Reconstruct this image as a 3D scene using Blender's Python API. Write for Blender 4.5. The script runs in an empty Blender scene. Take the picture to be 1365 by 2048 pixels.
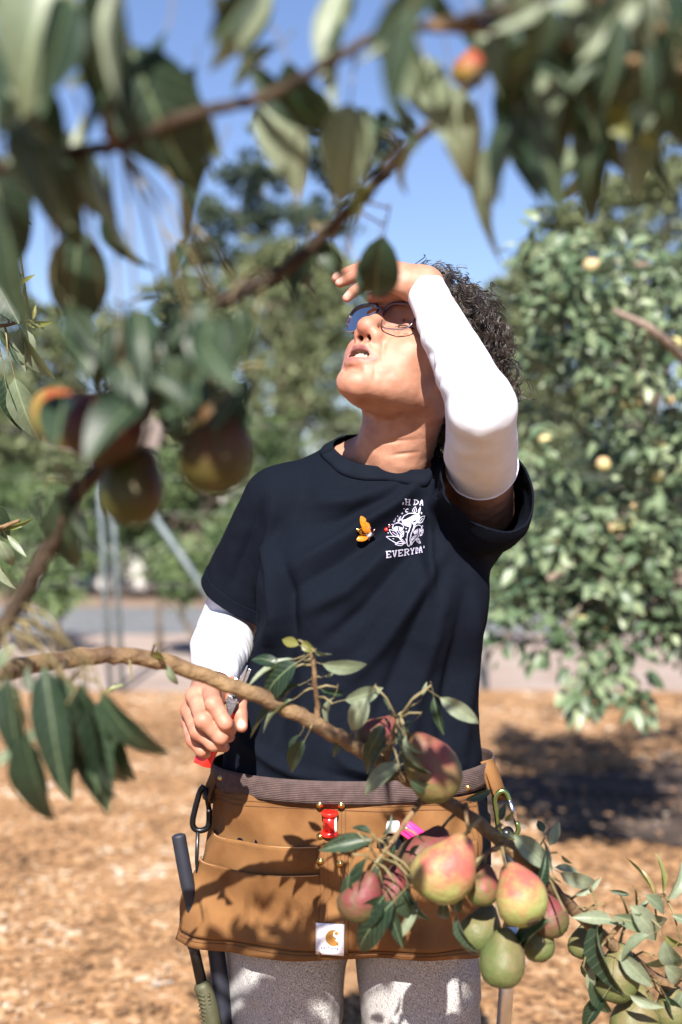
import bpy, bmesh, math, random, os
import numpy as np
from mathutils import Vector, Matrix
from mathutils.bvhtree import BVHTree

# ------------------------------------------------------------------ camera, sky, sun, exposure
SC = bpy.context.scene
COL = SC.collection
FPX, HCAM = 2844.0, 1.25            # focal length in photo pixels, camera height (m)
cam_d = bpy.data.cameras.new('camera')
cam = bpy.data.objects.new('camera', cam_d); COL.objects.link(cam)
cam.location = (0, 0, HCAM); cam.rotation_euler = (math.radians(90), 0, 0)
cam_d.sensor_fit = 'VERTICAL'; cam_d.sensor_height = 36.0; cam_d.sensor_width = 24.0
cam_d.lens = 50.0; cam_d.clip_start = 0.02; cam_d.clip_end = 1000
cam_d.dof.use_dof = True; cam_d.dof.focus_distance = 1.88; cam_d.dof.aperture_fstop = 2.9
SC.camera = cam

SUN_DIR = Vector((-0.05, -0.77, 0.645)).normalized()      # towards the sun
SUN_EL = math.asin(SUN_DIR.z)
w = bpy.data.worlds.new('World'); SC.world = w; w.use_nodes = True
wn = w.node_tree; bg = wn.nodes['Background']
sky = wn.nodes.new('ShaderNodeTexSky'); sky.sky_type = 'NISHITA'; sky.sun_disc = False
sky.sun_elevation = SUN_EL; sky.sun_rotation = math.atan2(SUN_DIR.x, SUN_DIR.y)
sky.air_density = 1.0; sky.dust_density = 0.2; sky.ozone_density = 4.5
tint = wn.nodes.new('ShaderNodeMix'); tint.data_type = 'RGBA'; tint.blend_type = 'MULTIPLY'; tint.inputs[0].default_value = 1.0
tint.inputs[7].default_value = (1.03, .93, 1.0, 1)              # slightly violet summer blue, the whole sky alike
wn.links.new(sky.outputs[0], tint.inputs[6]); wn.links.new(tint.outputs[2], bg.inputs[0]); bg.inputs[1].default_value = 0.062
sun_d = bpy.data.lights.new('sun', 'SUN'); sun_d.energy = 5.0; sun_d.angle = math.radians(0.53)
sun_d.color = (1.0, 0.95, 0.87)
sun = bpy.data.objects.new('sun', sun_d); COL.objects.link(sun)
sun.rotation_euler = SUN_DIR.to_track_quat('Z', 'Y').to_euler(); sun.location = SUN_DIR * 30
vs = SC.view_settings
vs.view_transform = 'Standard'; vs.look = 'None'; vs.exposure = 1.35; vs.gamma = 1.0; vs.use_curve_mapping = False
SC.cycles.max_bounces = 8; SC.cycles.transparent_max_bounces = 12
SC.cycles.caustics_reflective = False; SC.cycles.caustics_refractive = False

def P(px, py, d):
    """a point seen at photo pixel (px,py) standing d metres in front of the camera"""
    return Vector(((px - 682.5) / FPX * d, d, HCAM - (py - 1024.0) / FPX * d))
def PA(px, py, d): return np.array(P(px, py, d))

# ------------------------------------------------------------------ object helpers
def tag(o, label=None, cat=None, group=None, kind=None):
    if label: o['label'] = label
    if cat: o['category'] = cat
    if group: o['group'] = group
    if kind: o['kind'] = kind
    return o
def empty(name, loc=(0, 0, 0)):
    o = bpy.data.objects.new(name, None); COL.objects.link(o); o.location = loc
    o.empty_display_size = 0.05
    return o
def link(name, me, parent=None):
    o = bpy.data.objects.new(name, me); COL.objects.link(o)
    if parent:
        o.parent = parent
        o.matrix_parent_inverse = world_of(parent).inverted()
    return o
def world_of(o):
    m = Matrix.LocRotScale(o.location, o.rotation_euler, o.scale)
    if o.parent: m = world_of(o.parent) @ o.matrix_parent_inverse @ m
    return m
def mesh_from(name, verts, faces, mats=(), smooth=True, mi=None):
    me = bpy.data.meshes.new(name)
    me.from_pydata([tuple(map(float, v)) for v in verts], [], [tuple(int(i) for i in f) for f in faces])
    for m in (mats if isinstance(mats, (list, tuple)) else [mats]): me.materials.append(m)
    if smooth: me.polygons.foreach_set('use_smooth', [True] * len(me.polygons))
    if mi is not None: me.polygons.foreach_set('material_index', mi)
    me.update()
    return me
def quad_mesh(name, V, Q, mats, smooth=True):
    """fast mesh from numpy arrays of vertices and quads"""
    V = np.asarray(V, np.float32); Q = np.asarray(Q, np.int32)
    me = bpy.data.meshes.new(name)
    me.vertices.add(len(V)); me.vertices.foreach_set('co', V.ravel())
    n = Q.shape[1]
    me.loops.add(Q.size); me.loops.foreach_set('vertex_index', Q.ravel())
    me.polygons.add(len(Q))
    me.polygons.foreach_set('loop_start', np.arange(0, Q.size, n, dtype=np.int32))
    me.polygons.foreach_set('loop_total', np.full(len(Q), n, np.int32))
    for m in (mats if isinstance(mats, (list, tuple)) else [mats]): me.materials.append(m)
    me.update(calc_edges=True)
    me.polygons.foreach_set('use_smooth', np.full(len(Q), smooth))
    me.validate()
    return me
class MB:
    """collects shapes for one mesh"""
    def __init__(s): s.v, s.f, s.m = [], [], []
    def add(s, v, f, m=0):
        o = len(s.v); s.v += [tuple(map(float, p)) for p in v]
        s.f += [tuple(i + o for i in q) for q in f]; s.m += [m] * len(f)
        return s
    def tube(s, pts, rad, n=8, m=0, caps=True, flat=1.0, up=None):
        pts = [Vector(p) for p in pts]
        rad = [rad] * len(pts) if not hasattr(rad, '__len__') else rad
        vs_, fs = [], []
        prev = None
        for i, p in enumerate(pts):
            a = pts[max(i - 1, 0)]; b = pts[min(i + 1, len(pts) - 1)]
            t = (b - a); t = t.normalized() if t.length > 1e-9 else Vector((0, 0, 1))
            if prev is None:
                r = Vector(up) if up is not None else (Vector((0, 0, 1)) if abs(t.z) < .9 else Vector((1, 0, 0)))
            else: r = prev
            x = (r - t * r.dot(t)); x = x.normalized() if x.length > 1e-6 else t.orthogonal().normalized()
            prev = x; y = t.cross(x)
            for k in range(n):
                a_ = 2 * math.pi * k / n
                vs_.append(p + x * (math.cos(a_) * rad[i]) + y * (math.sin(a_) * rad[i] * flat))
        for i in range(len(pts) - 1):
            for k in range(n):
                fs.append((i * n + k, i * n + (k + 1) % n, (i + 1) * n + (k + 1) % n, (i + 1) * n + k))
        if caps:
            fs.append(tuple(range(n - 1, -1, -1))); o = (len(pts) - 1) * n; fs.append(tuple(range(o, o + n)))
        return s.add(vs_, fs, m)
    def box(s, c, sx, sy, sz, R=None, m=0):
        c = Vector(c); vs_ = []
        for x in (-1, 1):
            for y in (-1, 1):
                for z in (-1, 1):
                    v = Vector((x * sx / 2, y * sy / 2, z * sz / 2))
                    vs_.append(c + (R @ v if R is not None else v))
        return s.add(vs_, [(0, 1, 3, 2), (4, 6, 7, 5), (0, 4, 5, 1), (2, 3, 7, 6), (0, 2, 6, 4), (1, 5, 7, 3)], m)
    def lathe(s, c, axis, prof, n=16, m=0):
        """prof: (offset along axis, radius)"""
        c = Vector(c); t = Vector(axis).normalized(); x = t.orthogonal().normalized(); y = t.cross(x)
        vs_, fs = [], []
        for (h, r) in prof:
            for k in range(n):
                a = 2 * math.pi * k / n
                vs_.append(c + t * h + x * (math.cos(a) * r) + y * (math.sin(a) * r))
        for i in range(len(prof) - 1):
            for k in range(n): fs.append((i * n + k, i * n + (k + 1) % n, (i + 1) * n + (k + 1) % n, (i + 1) * n + k))
        fs.append(tuple(range(n - 1, -1, -1))); o = (len(prof) - 1) * n; fs.append(tuple(range(o, o + n)))
        return s.add(vs_, fs, m)
    def grid(s, rows, m=0):
        """rows: list of equal lists of points"""
        nr, nc = len(rows), len(rows[0])
        return s.add([p for r in rows for p in r], [(i * nc + j, i * nc + j + 1, (i + 1) * nc + j + 1, (i + 1) * nc + j) for i in range(nr - 1) for j in range(nc - 1)], m)
    def mesh(s, name, mats, smooth=True):
        return mesh_from(name, s.v, s.f, mats, smooth, s.m)
    def build(s, name, mats, parent=None, smooth=True, bevel=None, solid=None):
        o = link(name, s.mesh(name, mats, smooth), parent)
        if solid:
            md = o.modifiers.new('thickness', 'SOLIDIFY'); md.thickness = solid; md.offset = -1
        if bevel:
            md = o.modifiers.new('edges', 'BEVEL'); md.width = bevel; md.segments = 2; md.limit_method = 'ANGLE'
        return o
def spline(pts, n=8):
    """Catmull-Rom through the points"""
    pts = [np.array(p, float) for p in pts]
    P_ = [2 * pts[0] - pts[1]] + pts + [2 * pts[-1] - pts[-2]]
    out = []
    for i in range(1, len(P_) - 2):
        for k in range(n):
            t = k / n; a, b, c, d = P_[i - 1], P_[i], P_[i + 1], P_[i + 2]
            out.append(.5 * ((2 * b) + (-a + c) * t + (2 * a - 5 * b + 4 * c - d) * t * t + (-a + 3 * b - 3 * c + d) * t ** 3))
    out.append(pts[-1])
    return out

# ------------------------------------------------------------------ materials
def rgb(r, g, b): return (r, g, b, 1)
def mat(name, c1, c2=None, scale=20, rough=.6, bump=0, bump_scale=None, spec=.5, metal=0, detail=4, sss=0, sheen=0, coat=0, transl=0, rough_var=0, coords='Object', stretch=None):
    m = bpy.data.materials.new(name); m.use_nodes = True
    nt = m.node_tree; b = nt.nodes['Principled BSDF']; N = nt.nodes.new; L = nt.links.new
    b.inputs['Roughness'].default_value = rough; b.inputs['Metallic'].default_value = metal
    b.inputs['Specular IOR Level'].default_value = spec
    b.inputs['Base Color'].default_value = rgb(*c1)
    tc = N('ShaderNodeTexCoord'); co = tc.outputs[coords]
    if stretch:
        mp = N('ShaderNodeMapping'); mp.inputs['Scale'].default_value = stretch; L(co, mp.inputs[0]); co = mp.outputs[0]
    if c2 is not None:
        n = N('ShaderNodeTexNoise'); n.inputs['Scale'].default_value = scale; n.inputs['Detail'].default_value = detail
        L(co, n.inputs['Vector'])
        r = N('ShaderNodeValToRGB'); r.color_ramp.elements[0].color = rgb(*c1); r.color_ramp.elements[1].color = rgb(*c2)
        r.color_ramp.elements[0].position = .35; r.color_ramp.elements[1].position = .65
        L(n.outputs['Fac'], r.inputs[0]); L(r.outputs[0], b.inputs['Base Color'])
    if bump:
        n2 = N('ShaderNodeTexNoise'); n2.inputs['Scale'].default_value = bump_scale or scale * 3; n2.inputs['Detail'].default_value = 5
        L(co, n2.inputs['Vector'])
        bp = N('ShaderNodeBump'); bp.inputs['Strength'].default_value = bump; bp.inputs['Distance'].default_value = .01
        L(n2.outputs['Fac'], bp.inputs['Height']); L(bp.outputs[0], b.inputs['Normal'])
    if sss:
        b.inputs['Subsurface Weight'].default_value = sss; b.inputs['Subsurface Radius'].default_value = (.012, .004, .002)
        b.inputs['Subsurface Scale'].default_value = 1.0
    if sheen: b.inputs['Sheen Weight'].default_value = sheen; b.inputs['Sheen Roughness'].default_value = .5
    if coat: b.inputs['Coat Weight'].default_value = coat
    return m
def leaf_mat(name, top1, top2, under, rough=.45, transl=.25, tcol=None, scale=30):
    """leaf: darker glossy top face, paler matte underside, some light through it, per-leaf variation"""
    m = bpy.data.materials.new(name); m.use_nodes = True
    nt = m.node_tree; b = nt.nodes['Principled BSDF']; N = nt.nodes.new; L = nt.links.new
    oi = N('ShaderNodeObjectInfo'); tc = N('ShaderNodeTexCoord')
    n = N('ShaderNodeTexNoise'); n.inputs['Scale'].default_value = scale; n.inputs['Detail'].default_value = 3
    L(tc.outputs['Object'], n.inputs['Vector'])
    ad = N('ShaderNodeMath'); ad.operation = 'MULTIPLY_ADD'; ad.inputs[1].default_value = .6; L(n.outputs['Fac'], ad.inputs[0])
    m2 = N('ShaderNodeMath'); m2.operation = 'MULTIPLY'; m2.inputs[1].default_value = .45; L(oi.outputs['Random'], m2.inputs[0])
    at = N('ShaderNodeAttribute'); at.attribute_name = 'tone'
    ad2 = N('ShaderNodeMath'); ad2.operation = 'ADD'; L(m2.outputs[0], ad2.inputs[0]); L(at.outputs['Fac'], ad2.inputs[1])
    L(ad2.outputs[0], ad.inputs[2])
    r = N('ShaderNodeValToRGB'); r.color_ramp.elements[0].color = rgb(*top1); r.color_ramp.elements[1].color = rgb(*top2)
    r.color_ramp.elements[0].position = .3; r.color_ramp.elements[1].position = .85
    L(ad.outputs[0], r.inputs[0])
    def mixc(f_out, a_out, col):
        q = N('ShaderNodeMix'); q.data_type = 'RGBA'; L(f_out, q.inputs[0]); L(a_out, q.inputs[6]); q.inputs[7].default_value = rgb(*col); return q.outputs[2]
    def ramp(f_out, p0, c0, p1, c1):
        q = N('ShaderNodeValToRGB'); q.color_ramp.elements[0].position = p0; q.color_ramp.elements[1].position = p1
        q.color_ramp.elements[0].color = rgb(c0, c0, c0); q.color_ramp.elements[1].color = rgb(c1, c1, c1); L(f_out, q.inputs[0]); return q.outputs[0]
    sx = N('ShaderNodeSeparateXYZ'); L(tc.outputs['Object'], sx.inputs[0])
    ab = N('ShaderNodeMath'); ab.operation = 'ABSOLUTE'; L(sx.outputs['X'], ab.inputs[0])
    vn = N('ShaderNodeMath'); vn.operation = 'MULTIPLY_ADD'; vn.inputs[1].default_value = -.8; L(ab.outputs[0], vn.inputs[0]); L(sx.outputs['Y'], vn.inputs[2])
    vs_ = N('ShaderNodeMath'); vs_.operation = 'MULTIPLY'; vs_.inputs[1].default_value = 62; L(vn.outputs[0], vs_.inputs[0])
    sn = N('ShaderNodeMath'); sn.operation = 'SINE'; L(vs_.outputs[0], sn.inputs[0])
    rc = mixc(ramp(sn.outputs[0], .80, 0, 1.0, .30), r.outputs[0], under)
    rc = mixc(ramp(ab.outputs[0], .008, .75, .016, 0), rc, (under[0] * 1.2, under[1] * 1.25, under[2]))
    nb = N('ShaderNodeTexNoise'); nb.inputs['Scale'].default_value = 5.5; nb.inputs['Detail'].default_value = 6; nb.inputs['Roughness'].default_value = .7
    om = N('ShaderNodeVectorMath'); om.operation = 'ADD'; L(tc.outputs['Object'], om.inputs[0]); L(oi.outputs['Location'], om.inputs[1]); L(om.outputs[0], nb.inputs['Vector'])
    rc = mixc(ramp(nb.outputs['Fac'], .66, 0, .74, .8), rc, (.075, .045, .018))
    geo = N('ShaderNodeNewGeometry'); mx = N('ShaderNodeMix'); mx.data_type = 'RGBA'
    L(geo.outputs['Backfacing'], mx.inputs[0]); L(rc, mx.inputs[6]); mx.inputs[7].default_value = rgb(*under)
    L(mx.outputs[2], b.inputs['Base Color'])
    b.inputs['Roughness'].default_value = rough; b.inputs['Specular IOR Level'].default_value = .4
    tr = N('ShaderNodeBsdfTranslucent'); tr.inputs[0].default_value = rgb(*(tcol or (top2[0] * 1.6, top2[1] * 2.0, top2[2] * .8)))
    ms = N('ShaderNodeMixShader'); ms.inputs[0].default_value = transl
    L(b.outputs[0], ms.inputs[1]); L(tr.outputs[0], ms.inputs[2]); L(ms.outputs[0], nt.nodes['Material Output'].inputs[0])
    return m

# ------------------------------------------------------------------ distance-field modeller (numpy surface nets)
def smin(a, b, k):
    if k <= 0: return np.minimum(a, b)
    h = np.clip(.5 + .5 * (b - a) / k, 0, 1)
    return b + (a - b) * h - k * h * (1 - h)
def smax(a, b, k): return -smin(-a, -b, k)
class Field:
    def __init__(s): s.prims = []
    def _add(s, f, c, r, k, op): s.prims.append((f, np.array(c, float), float(r), k, op))
    def ell(s, c, r, k=.01, op='u', fr=None, R=None, mirror=False):
        c = np.array(c, float); r = np.array(r, float)
        def f(p):
            q = fr.to(p) if fr else p
            if mirror: q = np.stack([np.abs(q[:, 0]), q[:, 1], q[:, 2]], 1)
            q = q - c
            if R is not None: q = q @ R
            a_ = q / r; k0 = np.sqrt(np.einsum('ij,ij->i', a_, a_)) + 1e-9; a_ = a_ / r; k1 = np.sqrt(np.einsum('ij,ij->i', a_, a_)) + 1e-9
            return k0 * (k0 - 1) / k1
        if fr is None: s._add(f, c, r.max(), k, op)
        elif mirror: s._add(f, fr.out(c * [0, 1, 1]), r.max() + abs(c[0]), k, op)
        else: s._add(f, fr.out(c), r.max(), k, op)
    def chain(s, pts, rad, k=.01, op='u', fr=None, mirror=False, flat=None):
        pts = np.array(pts, float); rad = np.array([rad] * len(pts) if np.isscalar(rad) else rad, float)
        def f(p):
            q = fr.to(p) if fr else p
            if mirror: q = np.stack([np.abs(q[:, 0]), q[:, 1], q[:, 2]], 1)
            d = None
            for i in range(max(len(pts) - 1, 1)):
                a = pts[i]; b = pts[min(i + 1, len(pts) - 1)]; ab = b - a
                qa = q - a; pr_ = qa @ ab; L2 = ab @ ab + 1e-12
                t = np.clip(pr_ / L2, 0, 1)
                e = np.sqrt(np.maximum(np.einsum('ij,ij->i', qa, qa) - 2 * t * pr_ + t * t * L2, 0)) - (rad[i] + t * (rad[min(i + 1, len(pts) - 1)] - rad[i]))
                d = e if d is None else np.minimum(d, e)
            return d
        w_ = fr.out(pts) if fr else pts
        if mirror: w_ = np.concatenate([w_, fr.out(pts * [-1, 1, 1])])
        c = (w_.min(0) + w_.max(0)) / 2
        s._add(f, c, np.sqrt(((w_ - c) ** 2).sum(1)).max() + rad.max(), k, op)
    def loft(s, z, cx, cy, rx, ry, k=.02, op='u', e=2.3):
        z = np.array(z, float); T = [np.array(a, float) for a in (cx, cy, rx, ry)]
        def f(p):
            uz, inv = np.unique(p[:, 2], return_inverse=True)
            a, b, c_, d = [cubic(np.clip(uz, z[0], z[-1]), z, t)[inv] for t in T]
            u = np.abs((p[:, 0] - a) / c_); v = np.abs((p[:, 1] - b) / d)
            rr = (u ** e + v ** e) ** (1 / e)
            dd = (rr - 1) * np.minimum(c_, d)
            return smax(dd, np.maximum(p[:, 2] - z[-1], z[0] - p[:, 2]), .01)
        c = [np.mean(T[0]), np.mean(T[1]), (z[0] + z[-1]) / 2]
        s._add(f, c, math.hypot((z[-1] - z[0]) / 2, max(T[2].max(), T[3].max()) * 1.3) + .05, k, op)
    def box(s, c, h, rnd, k=.01, op='u', R=None):
        c = np.array(c, float); h = np.array(h, float)
        def f(p):
            q = p - c
            if R is not None: q = q @ R
            q = np.abs(q) - h
            return np.sqrt((np.maximum(q, 0) ** 2).sum(1)) + np.minimum(q.max(1), 0) - rnd
        s._add(f, c, np.sqrt((h ** 2).sum()) + rnd, k, op)
    def eval(s, p, lo=None, rad=None):
        d = np.full(len(p), .3)
        for f, c, r, k, op in s.prims:
            if lo is not None:
                if math.dist(lo, c) > r + rad + .006 + k: continue
            e = f(p)
            d = smin(d, e, k) if op == 'u' else smax(d, -e, k)
        return d
class Frame:
    """rows of R: local axes (left, forward, up) in the world"""
    def __init__(s, R, c): s.R, s.c = np.array(R), np.array(c)
    def to(s, p): return (p - s.c) @ s.R.T
    def out(s, q): return np.asarray(q) @ s.R + s.c
    def w(s, *q): return Vector(s.out(np.array(q, float)))
_gc = {}
def _grad(xs, ys):
    k = (xs.tobytes(), ys.tobytes())
    if k not in _gc: _gc[k] = np.gradient(ys, xs)
    return _gc[k]
def cubic(x, xs, ys):
    """smooth monotone-ish interpolation"""
    m = _grad(xs, ys)
    i = np.clip(np.searchsorted(xs, x) - 1, 0, len(xs) - 2)
    h = xs[i + 1] - xs[i]; t = (x - xs[i]) / h
    return ((2 * t ** 3 - 3 * t ** 2 + 1) * ys[i] + (t ** 3 - 2 * t ** 2 + t) * h * m[i] + (-2 * t ** 3 + 3 * t ** 2) * ys[i + 1] + (t ** 3 - t ** 2) * h * m[i + 1])
def axis(*segs):
    """segs: (start, end, step) pieces, joined"""
    out = [segs[0][0]]
    for a, b, h in segs:
        n = max(1, int(round((b - a) / h))); out += list(a + (b - a) * (np.arange(1, n + 1) / n))
    return np.array(out)
def surface(field, X, Y, Z, B=9):
    nx, ny, nz = len(X), len(Y), len(Z)
    G = np.full((nx, ny, nz), .3, np.float32)
    bi = [range(0, n - 1, B) for n in (nx, ny, nz)]
    blocks = [(i, j, k) for i in bi[0] for j in bi[1] for k in bi[2]]
    cen, rads = [], []
    for i, j, k in blocks:
        a = np.array([X[i], Y[j], Z[k]]); b = np.array([X[min(i + B, nx - 1)], Y[min(j + B, ny - 1)], Z[min(k + B, nz - 1)]])
        cen.append((a + b) / 2); rads.append(np.linalg.norm(b - a) / 2)
    cen = np.array(cen); rads = np.array(rads)
    dc = field.eval(cen)
    for n, (i, j, k) in enumerate(blocks):
        i2, j2, k2 = min(i + B + 1, nx), min(j + B + 1, ny), min(k + B + 1, nz)
        if abs(dc[n]) > rads[n] * 1.25 + .004:
            G[i:i2, j:j2, k:k2] = dc[n]; continue
    for n, (i, j, k) in enumerate(blocks):
        i2, j2, k2 = min(i + B + 1, nx), min(j + B + 1, ny), min(k + B + 1, nz)
        if abs(dc[n]) > rads[n] * 1.25 + .004: continue
        gx, gy, gz = np.meshgrid(X[i:i2], Y[j:j2], Z[k:k2], indexing='ij')
        p = np.stack([gx.ravel(), gy.ravel(), gz.ravel()], 1)
        G[i:i2, j:j2, k:k2] = field.eval(p, cen[n], rads[n]).reshape(gx.shape)
    S = G < 0
    c = S[:-1, :-1, :-1].astype(np.int8)
    for a in (0, 1):
        for b in (0, 1):
            for d in (0, 1):
                if a or b or d: c = c + S[a:nx - 1 + a, b:ny - 1 + b, d:nz - 1 + d]
    I, J, K = np.nonzero((c > 0) & (c < 8))
    idx = np.full((nx - 1, ny - 1, nz - 1), -1, np.int32); idx[I, J, K] = np.arange(len(I))
    acc = np.zeros((len(I), 3)); cnt = np.zeros(len(I))
    AX = (X, Y, Z)
    for ax in range(3):
        o1, o2 = [q for q in range(3) if q != ax]
        for a in (0, 1):
            for b in (0, 1):
                off = [0, 0, 0]; off[o1] = a; off[o2] = b
                s0 = [I + off[0], J + off[1], K + off[2]]; s1 = [q.copy() for q in s0]; s1[ax] = s1[ax] + 1
                g0 = G[s0[0], s0[1], s0[2]]; g1 = G[s1[0], s1[1], s1[2]]
                x = (g0 < 0) != (g1 < 0)
                t = np.where(x, g0 / np.where(x, g0 - g1, 1), 0)
                pt = np.stack([AX[q][s0[q]] for q in range(3)], 1)
                pt[:, ax] += t * (AX[ax][s1[ax]] - AX[ax][s0[ax]])
                acc += pt * x[:, None]; cnt += x
    V = acc / cnt[:, None]
    Q = []
    for ax in range(3):
        o1, o2 = [q for q in range(3) if q != ax]
        sl0 = [slice(None)] * 3; sl1 = [slice(None)] * 3
        sl0[ax] = slice(0, -1); sl1[ax] = slice(1, None)
        for q in (o1, o2): sl0[q] = slice(1, -1); sl1[q] = slice(1, -1)
        A, Bq = S[tuple(sl0)], S[tuple(sl1)]
        e = np.array(np.nonzero(A != Bq)); ins = A[tuple(e)]
        e[o1] += 1; e[o2] += 1
        def cell(d1, d2):
            f = [e[0], e[1], e[2]]; f[o1] = f[o1] - 1 + d1; f[o2] = f[o2] - 1 + d2
            return idx[f[0], f[1], f[2]]
        q = np.stack([cell(0, 0), cell(1, 0), cell(1, 1), cell(0, 1)], 1)
        fl = ins if ax != 1 else ~ins
        q[~fl] = q[~fl][:, ::-1]
        Q.append(q)
    Q = np.concatenate(Q); Q = Q[(Q >= 0).all(1)]
    return V, Q
def normals(V, Q):
    n = np.cross(V[Q[:, 2]] - V[Q[:, 0]], V[Q[:, 3]] - V[Q[:, 1]])
    N = np.zeros_like(V)
    for k in range(Q.shape[1]): np.add.at(N, Q[:, k], n)
    return N / (np.linalg.norm(N, axis=1, keepdims=True) + 1e-12)
def relax(V, Q, it=1, lam=.5):
    for _ in range(it):
        A = np.zeros_like(V); C = np.zeros(len(V))
        for k in range(4):
            a, b = Q[:, k], Q[:, (k + 1) % 4]
            np.add.at(A, a, V[b]); np.add.at(C, a, 1); np.add.at(A, b, V[a]); np.add.at(C, b, 1)
        V = V + lam * (A / np.maximum(C, 1)[:, None] - V)
    return V
_rs = np.random.RandomState(7); _NG = _rs.rand(32, 32, 32)
def vnoise(p):
    """value noise in 0..1 on (N,3) points"""
    i = np.floor(p).astype(int); f = p - i; f = f * f * (3 - 2 * f)
    out = 0
    for a in (0, 1):
        for b in (0, 1):
            for c in (0, 1):
                out = out + _NG[(i[:, 0] + a) % 32, (i[:, 1] + b) % 32, (i[:, 2] + c) % 32] * np.where(a, f[:, 0], 1 - f[:, 0]) * np.where(b, f[:, 1], 1 - f[:, 1]) * np.where(c, f[:, 2], 1 - f[:, 2])
    return out
def segdist(p, a, b):
    a, b = np.array(a, float), np.array(b, float); ab = b - a
    t = ((p - a) @ ab) / (ab @ ab); tc = np.clip(t, 0, 1)
    return np.sqrt((((p - a) - tc[:, None] * ab) ** 2).sum(1)), tc
def bvh_of(V, Q): return BVHTree.FromPolygons([tuple(v) for v in V], [tuple(int(i) for i in q) for q in Q])
random.seed(5)

# ================================================================== the setting
def tone_mat(name, stops, rough=.9, transl=0, spec=.2, bump=0, bump_scale=60, under=None, tcol=None):
    """colour from a per-piece 'tone' attribute"""
    m = bpy.data.materials.new(name); m.use_nodes = True
    nt = m.node_tree; b = nt.nodes['Principled BSDF']; N = nt.nodes.new; L = nt.links.new
    at = N('ShaderNodeAttribute'); at.attribute_name = 'tone'
    oi = N('ShaderNodeObjectInfo')
    r = N('ShaderNodeValToRGB'); cr = r.color_ramp
    while len(cr.elements) < len(stops): cr.elements.new(.5)
    for e, (p, c) in zip(cr.elements, stops): e.position = p; e.color = rgb(*c)
    L(at.outputs['Fac'], r.inputs[0])
    src = r.outputs[0]
    if under:
        geo = N('ShaderNodeNewGeometry'); mx = N('ShaderNodeMix'); mx.data_type = 'RGBA'
        L(geo.outputs['Backfacing'], mx.inputs[0]); L(src, mx.inputs[6]); mx.inputs[7].default_value = rgb(*under); src = mx.outputs[2]
    L(src, b.inputs['Base Color'])
    b.inputs['Roughness'].default_value = rough; b.inputs['Specular IOR Level'].default_value = spec
    if transl:
        tr = N('ShaderNodeBsdfTranslucent'); L(src, tr.inputs[0])
        if tcol: nt.links.remove(tr.inputs[0].links[0]); tr.inputs[0].default_value = rgb(*tcol)
        ms = N('ShaderNodeMixShader'); ms.inputs[0].default_value = transl
        L(b.outputs[0], ms.inputs[1]); L(tr.outputs[0], ms.inputs[2]); L(ms.outputs[0], nt.nodes['Material Output'].inputs[0])
    return m
def set_tone(me, t):
    a = me.attributes.new('tone', 'FLOAT', 'POINT'); a.data.foreach_set('value', np.asarray(t, np.float32))
def ground_sheet(name, x0, x1, y0, y1, z, m, n=40, amp=0):
    xs = np.linspace(x0, x1, n); ys = np.linspace(y0, y1, n)
    gx, gy = np.meshgrid(xs, ys, indexing='ij'); gz = np.full_like(gx, z)
    if amp: gz = gz + (vnoise(np.stack([gx.ravel() * 1.7, gy.ravel() * 1.7, gx.ravel() * 0], 1)).reshape(gx.shape)) * amp
    V = np.stack([gx.ravel(), gy.ravel(), gz.ravel()], 1)
    i = np.arange((n - 1) * (n - 1)); a = (i // (n - 1)) * n + i % (n - 1)
    o = link(name, quad_mesh(name, V, np.stack([a, a + n, a + n + 1, a + 1], 1), m))
    return tag(o, kind='structure')
M_dirt = mat('dry dirt', (.27, .205, .175), (.35, .285, .25), scale=1.6, rough=.95, bump=.4, bump_scale=14, spec=.1)
M_mulch = mat('wood mulch', (.21, .115, .057), (.34, .205, .112), scale=9, rough=.95, bump=.8, bump_scale=60, spec=.1)
M_asphalt = mat('grey asphalt', (.135, .140, .148), (.17, .175, .185), scale=3, rough=.95, bump=.2, bump_scale=90, spec=.1)  # the road's own grey
M_slope = mat('brown leaf litter', (.17, .115, .08), (.26, .19, .15), scale=.8, rough=.95, bump=.5, bump_scale=8, spec=.1)
ground_sheet('ground', -160, 160, -40, 300, 0, M_slope, 60)
ground_sheet('dirt_path', -14, 14, 8.8, 14.9, .005, M_dirt)
ground_sheet('road', -60, 60, 14.5, 18.4, .010, M_asphalt, 12)
ground_sheet('mulch_bed', -9, 9, -3, 9.75, .012, M_mulch, 60, .02)
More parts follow.
